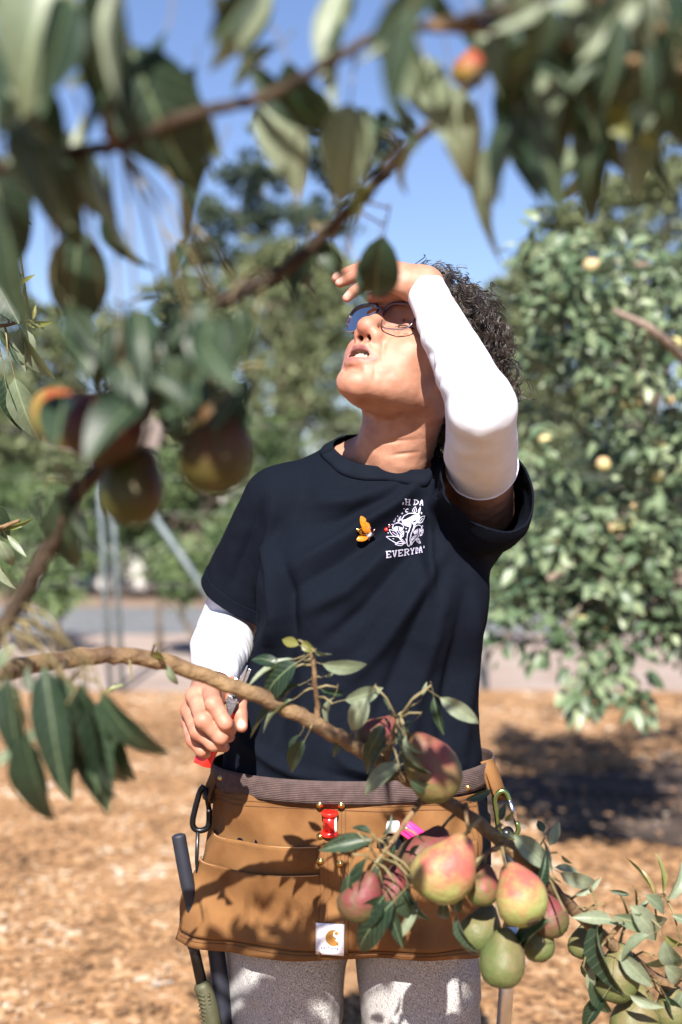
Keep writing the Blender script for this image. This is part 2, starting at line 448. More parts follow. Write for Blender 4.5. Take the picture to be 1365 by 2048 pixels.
# wood chips lying on the mulch
rs = np.random.RandomState(3)
def chips(n, x0, x1, y0, y1, s0, s1):
    c = np.stack([rs.uniform(x0, x1, n), rs.uniform(y0, y1, n) , np.full(n, .022) + rs.uniform(0, .012, n)], 1)
    L_ = rs.uniform(s0, s1, n); W_ = L_ * rs.uniform(.18, .5, n); T_ = rs.uniform(.003, .008, n)
    a = rs.uniform(0, 6.283, n); tl = rs.normal(0, .12, n)
    ux = np.stack([np.cos(a) * np.cos(tl), np.sin(a) * np.cos(tl), np.sin(tl)], 1)
    uy = np.stack([-np.sin(a), np.cos(a), rs.normal(0, .12, n)], 1); uy /= np.linalg.norm(uy, axis=1, keepdims=True)
    uz = np.cross(ux, uy)
    V = []
    for z_ in (-1, 1):
        for x_, y_ in ((-1, -1), (1, -.8), (.8, 1), (-.9, .8)):
            V.append(c + ux * (x_ * L_ / 2)[:, None] + uy * (y_ * W_ / 2)[:, None] + uz * (z_ * T_ / 2)[:, None])
    V = np.stack(V, 1).reshape(-1, 3)
    b = np.arange(n)[:, None] * 8
    Q = np.concatenate([b + q for q in ([[4, 5, 6, 7]], [[0, 1, 5, 4]], [[1, 2, 6, 5]], [[2, 3, 7, 6]], [[3, 0, 4, 7]])])
    tn = np.clip(rs.rand(n) * .75 + .55 * (vnoise(c * [1.6, 1.6, 0]) - .5) + .55 * (vnoise(c * [6, 6, 0]) - .5) + .12, 0, 1)
    return V, Q, np.repeat(tn, 8)
M_chip = tone_mat('wood chips', [(0, (.11, .065, .036)), (.25, (.25, .138, .068)), (.6, (.36, .208, .105)), (.85, (.42, .29, .18)), (1, (.52, .43, .34))])
parts_ = [chips(20000, -1.9, 1.9, 3.0, 6.2, .012, .045), chips(13000, -3.4, 3.4, 5.8, 9.7, .016, .055), chips(2500, -5, 5, 1.0, 9.6, .03, .08)]
off = 0; VV, QQ, TT = [], [], []
for V, Q, T in parts_: VV.append(V); QQ.append(Q + off); TT.append(T); off += len(V)
me = quad_mesh('mulch_chips', np.concatenate(VV), np.concatenate(QQ), M_chip, smooth=False); set_tone(me, np.concatenate(TT))
tag(link('mulch_chips', me), 'orange tan wood chips scattered over the mulch bed', 'wood chips', kind='stuff')
# fallen apple leaves and dark soil under the apple tree, its shade painted into the soil colour
M_soil = mat('dark soil with painted shade', (.035, .026, .022), (.085, .062, .052), scale=5, rough=.95, bump=.6, bump_scale=30, spec=.1)
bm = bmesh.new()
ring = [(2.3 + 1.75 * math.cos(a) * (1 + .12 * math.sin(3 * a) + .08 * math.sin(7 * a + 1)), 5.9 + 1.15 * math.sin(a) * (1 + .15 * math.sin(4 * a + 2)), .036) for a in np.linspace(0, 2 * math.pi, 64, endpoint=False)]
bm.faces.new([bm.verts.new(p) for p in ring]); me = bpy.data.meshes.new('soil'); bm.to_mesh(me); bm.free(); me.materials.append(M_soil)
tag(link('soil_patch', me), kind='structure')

# ------------------------------------------------------------------ leaf scatter for trees at a distance
TRI8 = np.array([[0, 2, 1], [0, 3, 2], [1, 2, 5], [1, 5, 4], [2, 3, 6], [2, 6, 5], [4, 5, 7], [5, 6, 7]])
def leaf_cloud(c, d, n, L_, W_, fold=.18, droop=.15):
    """c base points, d directions, n normals (N,3) -> tri mesh arrays, 8 verts per leaf"""
    d = d / np.linalg.norm(d, axis=1, keepdims=True)
    n = n - d * (n * d).sum(1, keepdims=True); n = n / (np.linalg.norm(n, axis=1, keepdims=True) + 1e-9)
    x = np.cross(d, n)
    L_ = np.broadcast_to(L_, len(c))[:, None]; W_ = np.broadcast_to(W_, len(c))[:, None]
    def pt(u, v, h): return c + d * (u * L_) + x * (v * W_) + n * (h * L_)
    V = np.stack([pt(0, 0, 0), pt(.35, -.5, fold * .5 + .02), pt(.35, 0, .0), pt(.35, .5, fold * .5 + .02), pt(.72, -.36, fold * .3 - droop * .4), pt(.72, 0, -droop * .45), pt(.72, .36, fold * .3 - droop * .4), pt(1, 0, -droop)], 1).reshape(-1, 3)
    F = (np.arange(len(c))[:, None, None] * 8 + TRI8[None]).reshape(-1, 3)
    return V, F
def unit(n): v = rs.normal(size=(n, 3)); return v / np.linalg.norm(v, axis=1, keepdims=True)
def quads_cloud(c, size):
    n = len(c); a = unit(n); b = np.cross(a, unit(n)); b /= np.linalg.norm(b, axis=1, keepdims=True)
    s = size[:, None]
    V = np.stack([c - a * s, c - b * s * .45, c + a * s, c + b * s * .45], 1).reshape(-1, 3)
    return V, np.arange(n * 4).reshape(-1, 4)
M_bark = mat('grey brown bark', (.10, .075, .055), (.19, .15, .115), scale=14, rough=.9, bump=.6, bump_scale=50, spec=.2)
FOL = {
 'olive': tone_mat('grey olive foliage', [(0, (.042, .056, .024)), (.5, (.135, .158, .074)), (1, (.27, .295, .155))], transl=.25, spec=.3, rough=.6),
 'dark': tone_mat('dark blue green foliage', [(0, (.016, .028, .020)), (.5, (.045, .068, .045)), (1, (.10, .13, .08))], transl=.2, spec=.3, rough=.6),
 'green': tone_mat('mid green foliage', [(0, (.028, .050, .020)), (.5, (.085, .130, .050)), (1, (.20, .26, .11))], transl=.3, spec=.4, rough=.5),
}
def tree(name, label, x, y, blobs, kind, size, per, trunk_r, group, cat='tree', z0=0):
    """blobs: (x,y,z, rx,ry,rz) lobes of the crown; leafy clumps sit inside each lobe"""
    t = empty(name, (x, y, z0)); tag(t, label, cat, group)
    top = max(b[2] for b in blobs); C, S, T = [], [], []
    for bx, by, bz, rx, ry, rz in blobs:
        k = max(8, int(per / 9.5)); cc = unit(k) * (rs.rand(k, 1) ** .45) * [rx, ry, rz] + [bx, by, bz]
        for q in cc:
            m = int(26 * rs.uniform(.5, 1.5)); r = .24 * (rx + rz) / 2 * rs.uniform(.7, 1.5)
            C.append(q + unit(m) * (rs.rand(m, 1) ** .5) * [r * 1.25, r * 1.25, r * .75]); S.append(size * rs.uniform(.6, 1.35, m))
            T.append(np.clip(rs.uniform(.1, .8) + rs.normal(0, .18, m), 0, 1))
    C = np.concatenate(C); S = np.concatenate(S); T = np.concatenate(T)
    V, Q = quads_cloud(C, S); me = quad_mesh('crown', V, Q, FOL[kind], smooth=False); set_tone(me, np.repeat(T, 4))
    link('crown', me, t)
    mb = MB(); b = Vector((x, y, z0)); tp = Vector((x + rs.normal(0, .1), y, top * .75))
    mb.tube([b, b.lerp(tp, .5) + Vector((rs.normal(0, .08), 0, 0)), tp], [trunk_r, trunk_r * .75, trunk_r * .4], 8)
    mb.build('trunk', M_bark, t)
    for bl in blobs:
        q = Vector(bl[:3]); s_ = b.lerp(tp, rs.uniform(.3, .8))
        MB().tube([s_, (s_ + q) / 2 + Vector((0, 0, .1 * bl[5])), q + Vector((0, 0, bl[5] * .5))], [trunk_r * .4, trunk_r * .25, trunk_r * .08], 6).build('limb', M_bark, t)
    return t
def blob(px, py, d, rpx, rpy=None, ry=None):
    p = P(px, py, d); return (p.x, p.y, p.z, rpx / FPX * d, ry or rpx / FPX * d, (rpy or rpx) / FPX * d)
G_ = 'background trees beyond the road'
tree('olive_tree', 'pale grey green tree behind the head and raised hand', P(560, 0, 24).x, 24, [blob(560, 640, 24, 120, 130), blob(480, 760, 24, 130), blob(640, 770, 23.5, 130), blob(560, 880, 23.5, 160, 110), blob(430, 620, 24.5, 90, 90), blob(680, 660, 24, 90, 120), blob(540, 540, 24.5, 90, 60), blob(640, 560, 24, 70, 60), blob(360, 600, 24.5, 70, 60)], 'olive', .075, 720, .22, G_)
tree('olive_tree', 'pale grey green tree above the hanging pears at the left', P(230, 0, 25).x, 25, [blob(200, 690, 25, 120, 90), blob(310, 740, 25, 110), blob(100, 780, 25, 110), blob(220, 860, 24.5, 150, 100), blob(360, 860, 24.5, 100), blob(60, 650, 25, 80, 60)], 'olive', .075, 620, .2, G_)
tree('tall_dark_tree', 'tall dark sparse tree rising behind the branch above the head', P(590, 0, 31).x, 31, [blob(600, 260, 31, 95, 50), blob(520, 350, 31, 90, 40), blob(690, 330, 31, 100, 55), blob(470, 440, 31, 100, 55), blob(620, 440, 31, 110, 50), blob(760, 270, 31, 55, 60), blob(560, 520, 31, 130, 45), blob(410, 510, 31, 70, 40)], 'dark', .095, 430, .3, G_)
tree('oak_tree', 'dark oak showing through between the face and apple tree', P(1080, 0, 21).x, 21, [blob(1080, 700, 21, 110, 80), blob(1150, 790, 21, 130, 90), blob(1010, 830, 21, 110, 80), blob(1110, 900, 20.5, 150, 90), blob(1050, 600, 21, 80, 60), blob(930, 900, 21, 90, 80), blob(1010, 690, 21, 80, 60), blob(1090, 520, 21, 60, 45), blob(940, 790, 21, 70, 60)], 'olive', .07, 640, .2, G_)
tree('tall_oak_tree', 'tall loose tree against the sky above the apple tree', P(1290, 0, 27).x, 27, [blob(1260, 390, 27, 110, 60), blob(1350, 350, 27, 100, 80), blob(1200, 460, 27, 90, 50), blob(1330, 480, 27, 130, 70), blob(1440, 420, 27, 120, 110), blob(1130, 440, 27, 60, 40), blob(1080, 560, 27, 70, 60), blob(1400, 600, 27, 170, 120), blob(1230, 640, 27, 150, 90)], 'olive', .085, 480, .28, G_)
tree('olive_tree', 'grey green tree behind the wire fence at the left edge', P(-60, 0, 22).x, 22, [blob(-40, 820, 22, 140, 110), blob(40, 930, 22, 130, 90), blob(-120, 930, 22, 130, 100), blob(150, 960, 22, 90, 60)], 'olive', .07, 560, .2, G_)
tree('round_tree', 'mid green tree behind the navy shirt shoulder', P(400, 0, 20).x, 20, [blob(400, 960, 20, 130, 90), blob(500, 900, 20, 120, 90), blob(300, 1000, 20, 90, 70), blob(560, 980, 20, 110, 80)], 'green', .06, 560, .18, G_)
tree('round_tree', 'mid green tree low behind the apple tree', P(1250, 0, 19).x, 19, [blob(1200, 960, 19, 130, 90), blob(1330, 930, 19, 140, 110), blob(1080, 1010, 19, 110, 70), blob(1450, 900, 19, 150, 120), blob(980, 1040, 19, 90, 60)], 'dark', .06, 560, .18, G_)
for k, (x_, y_) in enumerate(((-16, 40), (-11, 46), (14, 42), (19, 36), (-21, 34), (3, 48), (9, 50), (-5, 50))):
    lab = ['far tree beyond the left edge', 'far tree behind the white house', 'far tree behind the apple tree', 'far tree beyond the right edge', 'outermost far tree at the left', 'far tree behind the head', 'far tree behind the raised arm', 'far tree behind the tall dark tree'][k]
    tree('far_tree', lab + ' in the treeline', x_, y_, [(x_ + rs.uniform(-2.2, 2.2), y_ + rs.uniform(-1, 1), rs.uniform(1.6, 4.6), 1.9, 1.6, 1.5) for _ in range(6)], 'olive' if k % 2 else 'dark', .16, 330, .25, 'far treeline')
for k, (x_, y_, lab) in enumerate(((-7.5, 27, 'olive grey tree left of the white house'), (-11.5, 24, 'second tree left of the white house'), (-16, 26, 'third tree left of the white house'), (10.5, 23, 'tree to the right beyond the apple tree'), (15.5, 25, 'second tree to the right beyond the apple tree'))):
    tree('roadside_tree', lab + ' across the road', x_, y_, [(x_ + rs.uniform(-1.6, 1.6), y_ + rs.uniform(-.8, .8), rs.uniform(.9, 4.2), 1.5, 1.2, 1.1) for _ in range(7)], 'olive' if k % 2 == 0 else 'green', .10, 330, .2, 'trees lining the far roadside')
for k, (px_, lab) in enumerate(((-180, 'shrub under the trees at the far left'), (110, 'shrub in front of the white house'), (350, 'shrub behind the diagonal fence brace'), (560, 'shrub hidden behind the navy shirt'), (900, 'shrub beside the shirt side beyond the road'), (1090, 'shrub beyond the road under the oak'), (1290, 'shrub beyond the road behind the apple tree'), (1500, 'shrub beyond the road past the right edge'))):
    tree('roadside_shrub', 'mid green ' + lab, P(px_, 0, 20.5).x, 20.5, [blob(px_ + rs.uniform(-90, 90), rs.uniform(980, 1120), 20.5 + rs.uniform(-.6, .6), 95, 60) for _ in range(5)], 'green' if k % 3 else 'olive', .055, 420, .06, 'shrubs along the road', 'shrub')
# low bushes just behind the fence
def bush(name, label, d, blobs, n, size, group):
    t = empty(name, (blobs[0][0], d, 0)); tag(t, label, 'bush', group)
    C, Dv, T = [], [], []
    for bx, by, bz, rx, ry, rz in blobs:
        k = max(4, n // 22); cc = unit(k) * (rs.rand(k, 1) ** .4) * [rx, ry, rz] + [bx, by, bz]
        for q in cc:
            m = 22; C.append(q + unit(m) * rs.rand(m, 1) * .16); Dv.append(unit(m) * .8 + [0, -.4, -.2]); T.append(np.clip(rs.uniform(.2, .8) + rs.normal(0, .2, m), 0, 1))
    C = np.concatenate(C); Dv = np.concatenate(Dv); T = np.concatenate(T); nn = len(C)
    V, F = leaf_cloud(C, Dv, np.array([[0, -.5, .8]]) + rs.normal(0, .5, (nn, 3)), size * rs.uniform(.7, 1.3, nn), size * .45)
    me = quad_mesh('foliage', V, F, FOL['green']); set_tone(me, np.repeat(T, 8)); link('foliage', me, t)
    for bl in blobs:
        q = Vector(bl[:3]); MB().tube([(bl[0] + rs.normal(0, .1), bl[1], 0), (bl[0] + rs.normal(0, .08), bl[1], bl[2] * .5), q], [.03, .022, .01], 6).build('stem', M_bark, t)
    return t
bush('orchard_bush', 'bright green young fruit bush beside the diagonal fence brace', 12.2, [blob(420, 1110, 12.2, 75, 60), blob(470, 1060, 12.3, 60, 50), blob(370, 1150, 12, 60, 45), blob(520, 1110, 12.4, 60, 70), blob(330, 1120, 12.3, 40, 50)], 620, .085, 'orchard bushes behind the fence')
bush('orchard_bush', 'shaded green fruit bush at the left edge behind the fence posts', 12.6, [blob(60, 1120, 12.6, 80, 90), blob(-20, 1080, 12.6, 90, 110), blob(110, 1180, 12.4, 40, 50), blob(30, 1020, 12.7, 80, 60)], 620, .085, 'orchard bushes behind the fence')
bush('orchard_bush', 'green fruit bush low behind the apple tree and shirt side', 13.0, [blob(1020, 1130, 13, 70, 70), blob(1120, 1150, 13, 80, 60), blob(940, 1120, 13, 60, 60)], 480, .085, 'orchard bushes behind the fence')

# ------------------------------------------------------------------ white house beyond the road
M_stucco = mat('white painted siding', (.42, .39, .38), (.50, .47, .46), scale=3, rough=.9)
M_roof = mat('brown shingles', (.12, .09, .08), (.18, .14, .12), scale=6, rough=.9)
M_teal = mat('teal paint', (.10, .17, .165), rough=.5); M_pane = mat('window glass', (.03, .04, .05), rough=.08)
hx0, hx1, hy = P(30, 0, 23).x, P(292, 0, 23).x, 23.0
house = empty('house', ((hx0 + hx1) / 2, hy, 0)); tag(house, 'small white house with teal door seen beyond the road', 'house')
MB().box(((hx0 + hx1) / 2, hy + 1.6, 1.15), hx1 - hx0, 3.2, 2.3).build('wall', M_stucco, house, smooth=False)
mb = MB(); a, b = hx0 - .25, hx1 + .25
mb.add([(a, hy - .3, 2.25), (b, hy - .3, 2.25), (b, hy + 1.6, 3.1), (a, hy + 1.6, 3.1), (a, hy + 3.5, 2.25), (b, hy + 3.5, 2.25), (a, hy - .3, 2.33), (b, hy - .3, 2.33), (b, hy + 1.6, 3.2), (a, hy + 1.6, 3.2), (a, hy + 3.5, 2.33), (b, hy + 3.5, 2.33)],
       [(0, 1, 2, 3), (3, 2, 5, 4), (6, 9, 8, 7), (9, 10, 11, 8), (0, 6, 7, 1), (4, 5, 11, 10), (0, 3, 9, 6), (3, 4, 10, 9), (1, 7, 8, 2), (2, 8, 11, 5)])
mb.build('roof', M_roof, house, smooth=False)
dr = MB().box((P(172, 0, 23).x, hy - .02, .70), .30, .06, 1.4).build('door', M_teal, house, smooth=False)
MB().lathe((P(172, 0, 23).x + .1, hy - .06, .7), (0, -1, 0), [(0, .02), (.04, .03), (.06, .015)], 10).build('handle', M_roof, dr)
wdw = MB().box((P(240, 0, 23).x, hy - .012, 1.35), .50, .04, .7).build('window', M_pane, house, smooth=False)
for dx in (-.27, .27): MB().box((P(240, 0, 23).x + dx, hy - .03, 1.35), .05, .07, .8).build('frame', M_stucco, wdw, smooth=False)
for dz in (-.38, .38): MB().box((P(240, 0, 23).x, hy - .03, 1.35 + dz), .49, .07, .05).build('frame', M_stucco, wdw, smooth=False)

# ------------------------------------------------------------------ wire fence along the bed
M_steel = mat('weathered galvanised steel', (.10, .13, .14), (.17, .20, .21), scale=20, rough=.6, metal=.3)
M_wire = mat('fence wire', (.20, .20, .19), rough=.5, metal=.5)
fence = empty('wire_fence', (0, 9.8, 0)); tag(fence, 'wire fence with paired dark steel posts and diagonal brace', 'fence')
for px in (-760, 212, 236, 972, 1900):
    x = P(px, 0, 9.85).x; lean = .06 if px in (212, 236) else 0
    mb = MB(); mb.tube([(x + lean * .6, 9.85, -.05), (x - lean * 1.2, 9.85, 1.95)], [.020, .020], 8)
    for i in range(14): mb.tube([(x + lean * (.6 - i * .13) - .003, 9.826, .15 + i * .13), (x + lean * (.6 - i * .13) + .003, 9.822, .15 + i * .13)], .006, 5)
    mb.build('post', M_steel, fence)
MB().tube([P(262, 965, 9.8), P(545, 1378, 9.95)], .024, 10).build('brace', M_steel, fence)
for z in (.25, .5, .75, 1.0, 1.25, 1.5, 1.85):
    MB().tube([(-5.2, 9.85, z), (-1.6, 9.85, z - .01), (1, 9.85, z), (4.4, 9.85, z)], .0022, 4).build('wire', M_wire, fence)

# ------------------------------------------------------------------ apple tree at the right
M_aleaf = tone_mat('apple leaf', [(0, (.024, .050, .024)), (.4, (.085, .130, .068)), (.75, (.18, .235, .13)), (1, (.31, .36, .21))], rough=.42, transl=.22, spec=.5, under=(.16, .20, .13))
M_abark = mat('apple bark', (.13, .095, .075), (.24, .18, .14), scale=25, rough=.9, bump=.5, bump_scale=80)
apple_tree = empty('apple_tree', (1.95, 5.4, 0)); tag(apple_tree, 'leafy apple tree with yellow apples standing on the mulch', 'tree')
mb = MB().tube([(1.95, 5.4, -.05), (1.93, 5.38, .45), (1.98, 5.4, .9), (1.9, 5.35, 1.5)], [.075, .06, .052, .04], 12); mb.build('trunk', M_abark, apple_tree)
for pts, r0 in (([(1.95, 5.38, .8), P(1500, 900, 5.2), P(1340, 690, 4.42), P(1228, 620, 4.42)], .026), ([(1.96, 5.4, .7), P(1480, 1080, 5.1), P(1250, 1075, 4.9), P(1085, 1165, 4.85), P(1030, 1160, 4.8)], .024),
                ([(1.95, 5.38, 1.0), P(1600, 700, 5.3), P(1420, 560, 5.2), P(1200, 520, 5.1)], .026), ([(1.95, 5.4, .75), P(1400, 1180, 4.9), P(1240, 1270, 4.7), P(1200, 1400, 4.65)], .018),
                ([(1.95, 5.4, 1.3), (2.2, 5.3, 1.9), (2.5, 5.2, 2.4)], .03), ([(1.95, 5.4, .8), (2.5, 5.5, 1.2), (3.0, 5.4, 1.3)], .026), ([(1.9, 5.35, 1.4), (1.8, 5.7, 2.0), (1.6, 6.0, 2.3)], .022),
                ([P(1250, 1075, 4.9), P(1130, 1250, 4.75), P(1020, 1290, 4.75)], .007)):
    sp = spline(pts, 6); MB().tube(sp, list(np.linspace(r0, r0 * .35, len(sp))), 8).build('limb', M_abark, apple_tree)
LB, LD, LT = [], [], []
def spray(px, py, d, k, spread=.085, tone=.5):
    q = np.array(P(px, py, d)); u_ = unit(k)
    LB.append(q + u_ * rs.uniform(.1, .8, (k, 1)) * spread); LD.append(u_ * .75 + np.array([0, -.35, -.25]) + rs.normal(0, .25, (k, 3))); LT.append(np.clip(tone + rs.normal(0, .2, k), 0, 1))
def fill(x0, x1, y0, y1, n, d0, d1, k=15, tone=.5):
    for _ in range(n): spray(rs.uniform(x0, x1), rs.uniform(y0, y1), rs.uniform(d0, d1), rs.randint(k - 5, k + 6), tone=tone + rs.normal(0, .12))
fill(1050, 1420, 480, 640, 62, 4.6, 5.3, tone=.6); fill(1100, 1250, 560, 680, 12, 4.6, 5.2, tone=.35); fill(1170, 1420, 640, 900, 44, 4.6, 5.3, tone=.55)
fill(1040, 1200, 640, 880, 14, 5.2, 5.8); fill(1050, 1420, 880, 1080, 70, 4.6, 5.4, tone=.6); fill(1010, 1420, 1060, 1240, 74, 4.6, 5.3, tone=.5)
fill(1060, 1400, 1180, 1270, 16, 4.7, 5.3, tone=.3); fill(1130, 1290, 1270, 1340, 9, 4.6, 4.8); fill(1140, 1290, 1340, 1420, 8, 4.6, 4.7, tone=.6); fill(1000, 1110, 1265, 1315, 4, 4.7, 4.8, 8, tone=.25)
fill(1300, 1400, 1230, 1310, 5, 4.8, 5.2); fill(1420, 2300, 440, 1250, 150, 4.6, 6.2, 14); fill(1150, 1900, 560, 950, 40, 5.4, 6.4, 14)
LB, LD, LT = np.concatenate(LB), np.concatenate(LD), np.concatenate(LT); nl = len(LB)
LN = np.array([[.1, -.45, .85]]) + rs.normal(0, .42, (nl, 3)); LL = rs.uniform(.032, .084, nl)
pxs = 682.5 + LB[:, 0] / LB[:, 1] * FPX; vis = (pxs < 1370)
order = np.argsort(np.where(vis, LB[:, 1], 99)); near, rest = order[:300], order[300:]
V, F = leaf_cloud(LB[rest], LD[rest], LN[rest], LL[rest], LL[rest] * .52); me = quad_mesh('leaves', V, F, M_aleaf); set_tone(me, np.repeat(LT[rest], 8))
tag(link('leaves', me, apple_tree), kind='stuff')
for v_ in range(8):                              # eight leaf shapes shared by the 300 nearest leaves
    V, F = leaf_cloud(np.zeros((1, 3)), np.array([[0, 1., 0]]), np.array([[0, 0, 1.]]), 1.0, rs.uniform(.45, .6), rs.uniform(.1, .3), rs.uniform(.05, .35))
    me = quad_mesh('leaf', V, F, M_aleaf); set_tone(me, np.full(8, .25 + .09 * v_))
    for i in near[v_::8]:
        y = Vector(LD[i]).normalized(); n = Vector(LN[i]); n = (n - y * n.dot(y)).normalized(); x = y.cross(n)
        o = bpy.data.objects.new('leaf', me); COL.objects.link(o); o.parent = apple_tree
        M_ = Matrix((x, y, n)).transposed().to_4x4(); M_ = Matrix.Translation(Vector(LB[i]) - apple_tree.location) @ M_ @ Matrix.Scale(LL[i], 4)
        o.matrix_local = M_
def fruit_mat(name, a, b, c, rough=.52):
    """ground colour a, blush b on the exposed side, speckle c"""
    m = bpy.data.materials.new(name); m.use_nodes = True; nt = m.node_tree; bs = nt.nodes['Principled BSDF']; N = nt.nodes.new; L = nt.links.new
    tc = N('ShaderNodeTexCoord'); n = N('ShaderNodeTexNoise'); n.inputs['Scale'].default_value = 2.2; n.inputs['Detail'].default_value = 5; L(tc.outputs['Object'], n.inputs['Vector'])
    sp = N('ShaderNodeSeparateXYZ'); L(tc.outputs['Object'], sp.inputs[0])
    m1 = N('ShaderNodeMath'); m1.operation = 'MULTIPLY_ADD'; m1.inputs[1].default_value = -.55; m1.inputs[2].default_value = .05; L(sp.outputs['Y'], m1.inputs[0])
    m3 = N('ShaderNodeMath'); m3.operation = 'MULTIPLY_ADD'; m3.inputs[1].default_value = .35; L(sp.outputs['Z'], m3.inputs[0]); L(m1.outputs[0], m3.inputs[2])
    n.inputs['Roughness'].default_value = .7
    m2 = N('ShaderNodeMath'); m2.operation = 'ADD'; L(m3.outputs[0], m2.inputs[0]); L(n.outputs['Fac'], m2.inputs[1])
    r = N('ShaderNodeValToRGB'); r.color_ramp.elements[0].position = .50; r.color_ramp.elements[1].position = .84
    r.color_ramp.elements[0].color = rgb(*a); r.color_ramp.elements[1].color = rgb(*b); L(m2.outputs[0], r.inputs[0])
    v = N('ShaderNodeTexNoise'); v.inputs['Scale'].default_value = 26; v.inputs['Detail'].default_value = 6; L(tc.outputs['Object'], v.inputs['Vector'])
    r2 = N('ShaderNodeValToRGB'); r2.color_ramp.elements[0].position = .60; r2.color_ramp.elements[1].position = .75; r2.color_ramp.elements[1].color = rgb(.4, .4, .4); r2.color_ramp.elements[0].color = rgb(0, 0, 0)
    L(v.outputs['Fac'], r2.inputs[0]); mx = N('ShaderNodeMix'); mx.data_type = 'RGBA'; L(r2.outputs[0], mx.inputs[0]); L(r.outputs[0], mx.inputs[6]); mx.inputs[7].default_value = rgb(*c)
    vo = N('ShaderNodeTexVoronoi'); vo.inputs['Scale'].default_value = 13; L(tc.outputs['Object'], vo.inputs['Vector'])
    r3 = N('ShaderNodeValToRGB'); r3.color_ramp.elements[0].position = .10; r3.color_ramp.elements[1].position = .17; r3.color_ramp.elements[0].color = rgb(.6, .6, .6); r3.color_ramp.elements[1].color = rgb(0, 0, 0)
    L(vo.outputs['Distance'], r3.inputs[0]); mx2 = N('ShaderNodeMix'); mx2.data_type = 'RGBA'; L(r3.outputs[0], mx2.inputs[0]); L(mx.outputs[2], mx2.inputs[6]); mx2.inputs[7].default_value = rgb(c[0] * .6, c[1] * .55, c[2] * .5); mx = mx2
    nb = N('ShaderNodeTexNoise'); nb.inputs['Scale'].default_value = 3.2; nb.inputs['Detail'].default_value = 7; L(tc.outputs['Object'], nb.inputs['Vector'])
    bp = N('ShaderNodeBump'); bp.inputs['Strength'].default_value = .12; bp.inputs['Distance'].default_value = .08; L(nb.outputs['Fac'], bp.inputs['Height']); L(bp.outputs[0], bs.inputs['Normal'])
    L(mx.outputs[2], bs.inputs['Base Color']); bs.inputs['Roughness'].default_value = rough; bs.inputs['Specular IOR Level'].default_value = .28; bs.inputs['Subsurface Weight'].default_value = .06; bs.inputs['Subsurface Radius'].default_value = (.01, .006, .003)
    return m
M_apple = fruit_mat('yellow apple skin', (.52, .46, .21), (.52, .36, .20), (.42, .36, .16))
ap = MB().lathe((0, 0, 0), (0, 0, 1), [(-.40, .05), (-.44, .16), (-.40, .30), (-.2, .47), (.05, .52), (.28, .44), (.40, .27), (.41, .15), (.33, .05), (.30, .0)], 14)
ap_me = ap.mesh('apple', M_apple)
for (px, py) in ((1183, 531), (1352, 686), (1245, 812), (1272, 806), (1208, 928), (1320, 888), (1360, 975), (1313, 952), (1275, 1015), (1232, 1055), (1262, 1140), (1250, 1178), (1285, 1165), (1218, 1250), (1220, 1299), (1165, 1240), (1262, 1045), (1105, 1080), (1340, 800), (1300, 1100), (1090, 880), (1195, 1355), (1450, 800), (1520, 1000), (1600, 700)):
    q = P(px, py, 4.80); o = bpy.data.objects.new('apple', ap_me); COL.objects.link(o); o.parent = apple_tree
    o.matrix_local = Matrix.Translation(q - apple_tree.location) @ Matrix.Rotation(rs.uniform(0, 6), 4, 'Z') @ Matrix.Rotation(rs.normal(0, .4), 4, 'X') @ Matrix.Scale(rs.uniform(.036, .056), 4)
# ================================================================== the person
def head_frame(yaw, pitch, roll, c):
    y, p, r = map(math.radians, (yaw, pitch, roll))
    f = np.array([-math.sin(y) * math.cos(p), -math.cos(y) * math.cos(p), math.sin(p)])
    l = np.array([math.cos(y), -math.sin(y), 0]); u = np.cross(l, f)
    if u[2] < 0: u = -u
    return Frame([l * math.cos(r) - u * math.sin(r), f, u * math.cos(r) + l * math.sin(r)], c)
HD = head_frame(40, 38, 4.5, (.100, 1.968, 1.449))
# joints
SH_R, EL_R, WR_R = np.array([-.085, 2.025, 1.262]), np.array([-.172, 2.13, 1.075]), np.array([-.171, 1.905, 1.018])
SH_L, EL_L, WR_L = np.array([.202, 2.03, 1.258]), np.array([.173, 1.755, 1.380]), np.array([.109, 1.875, 1.549])

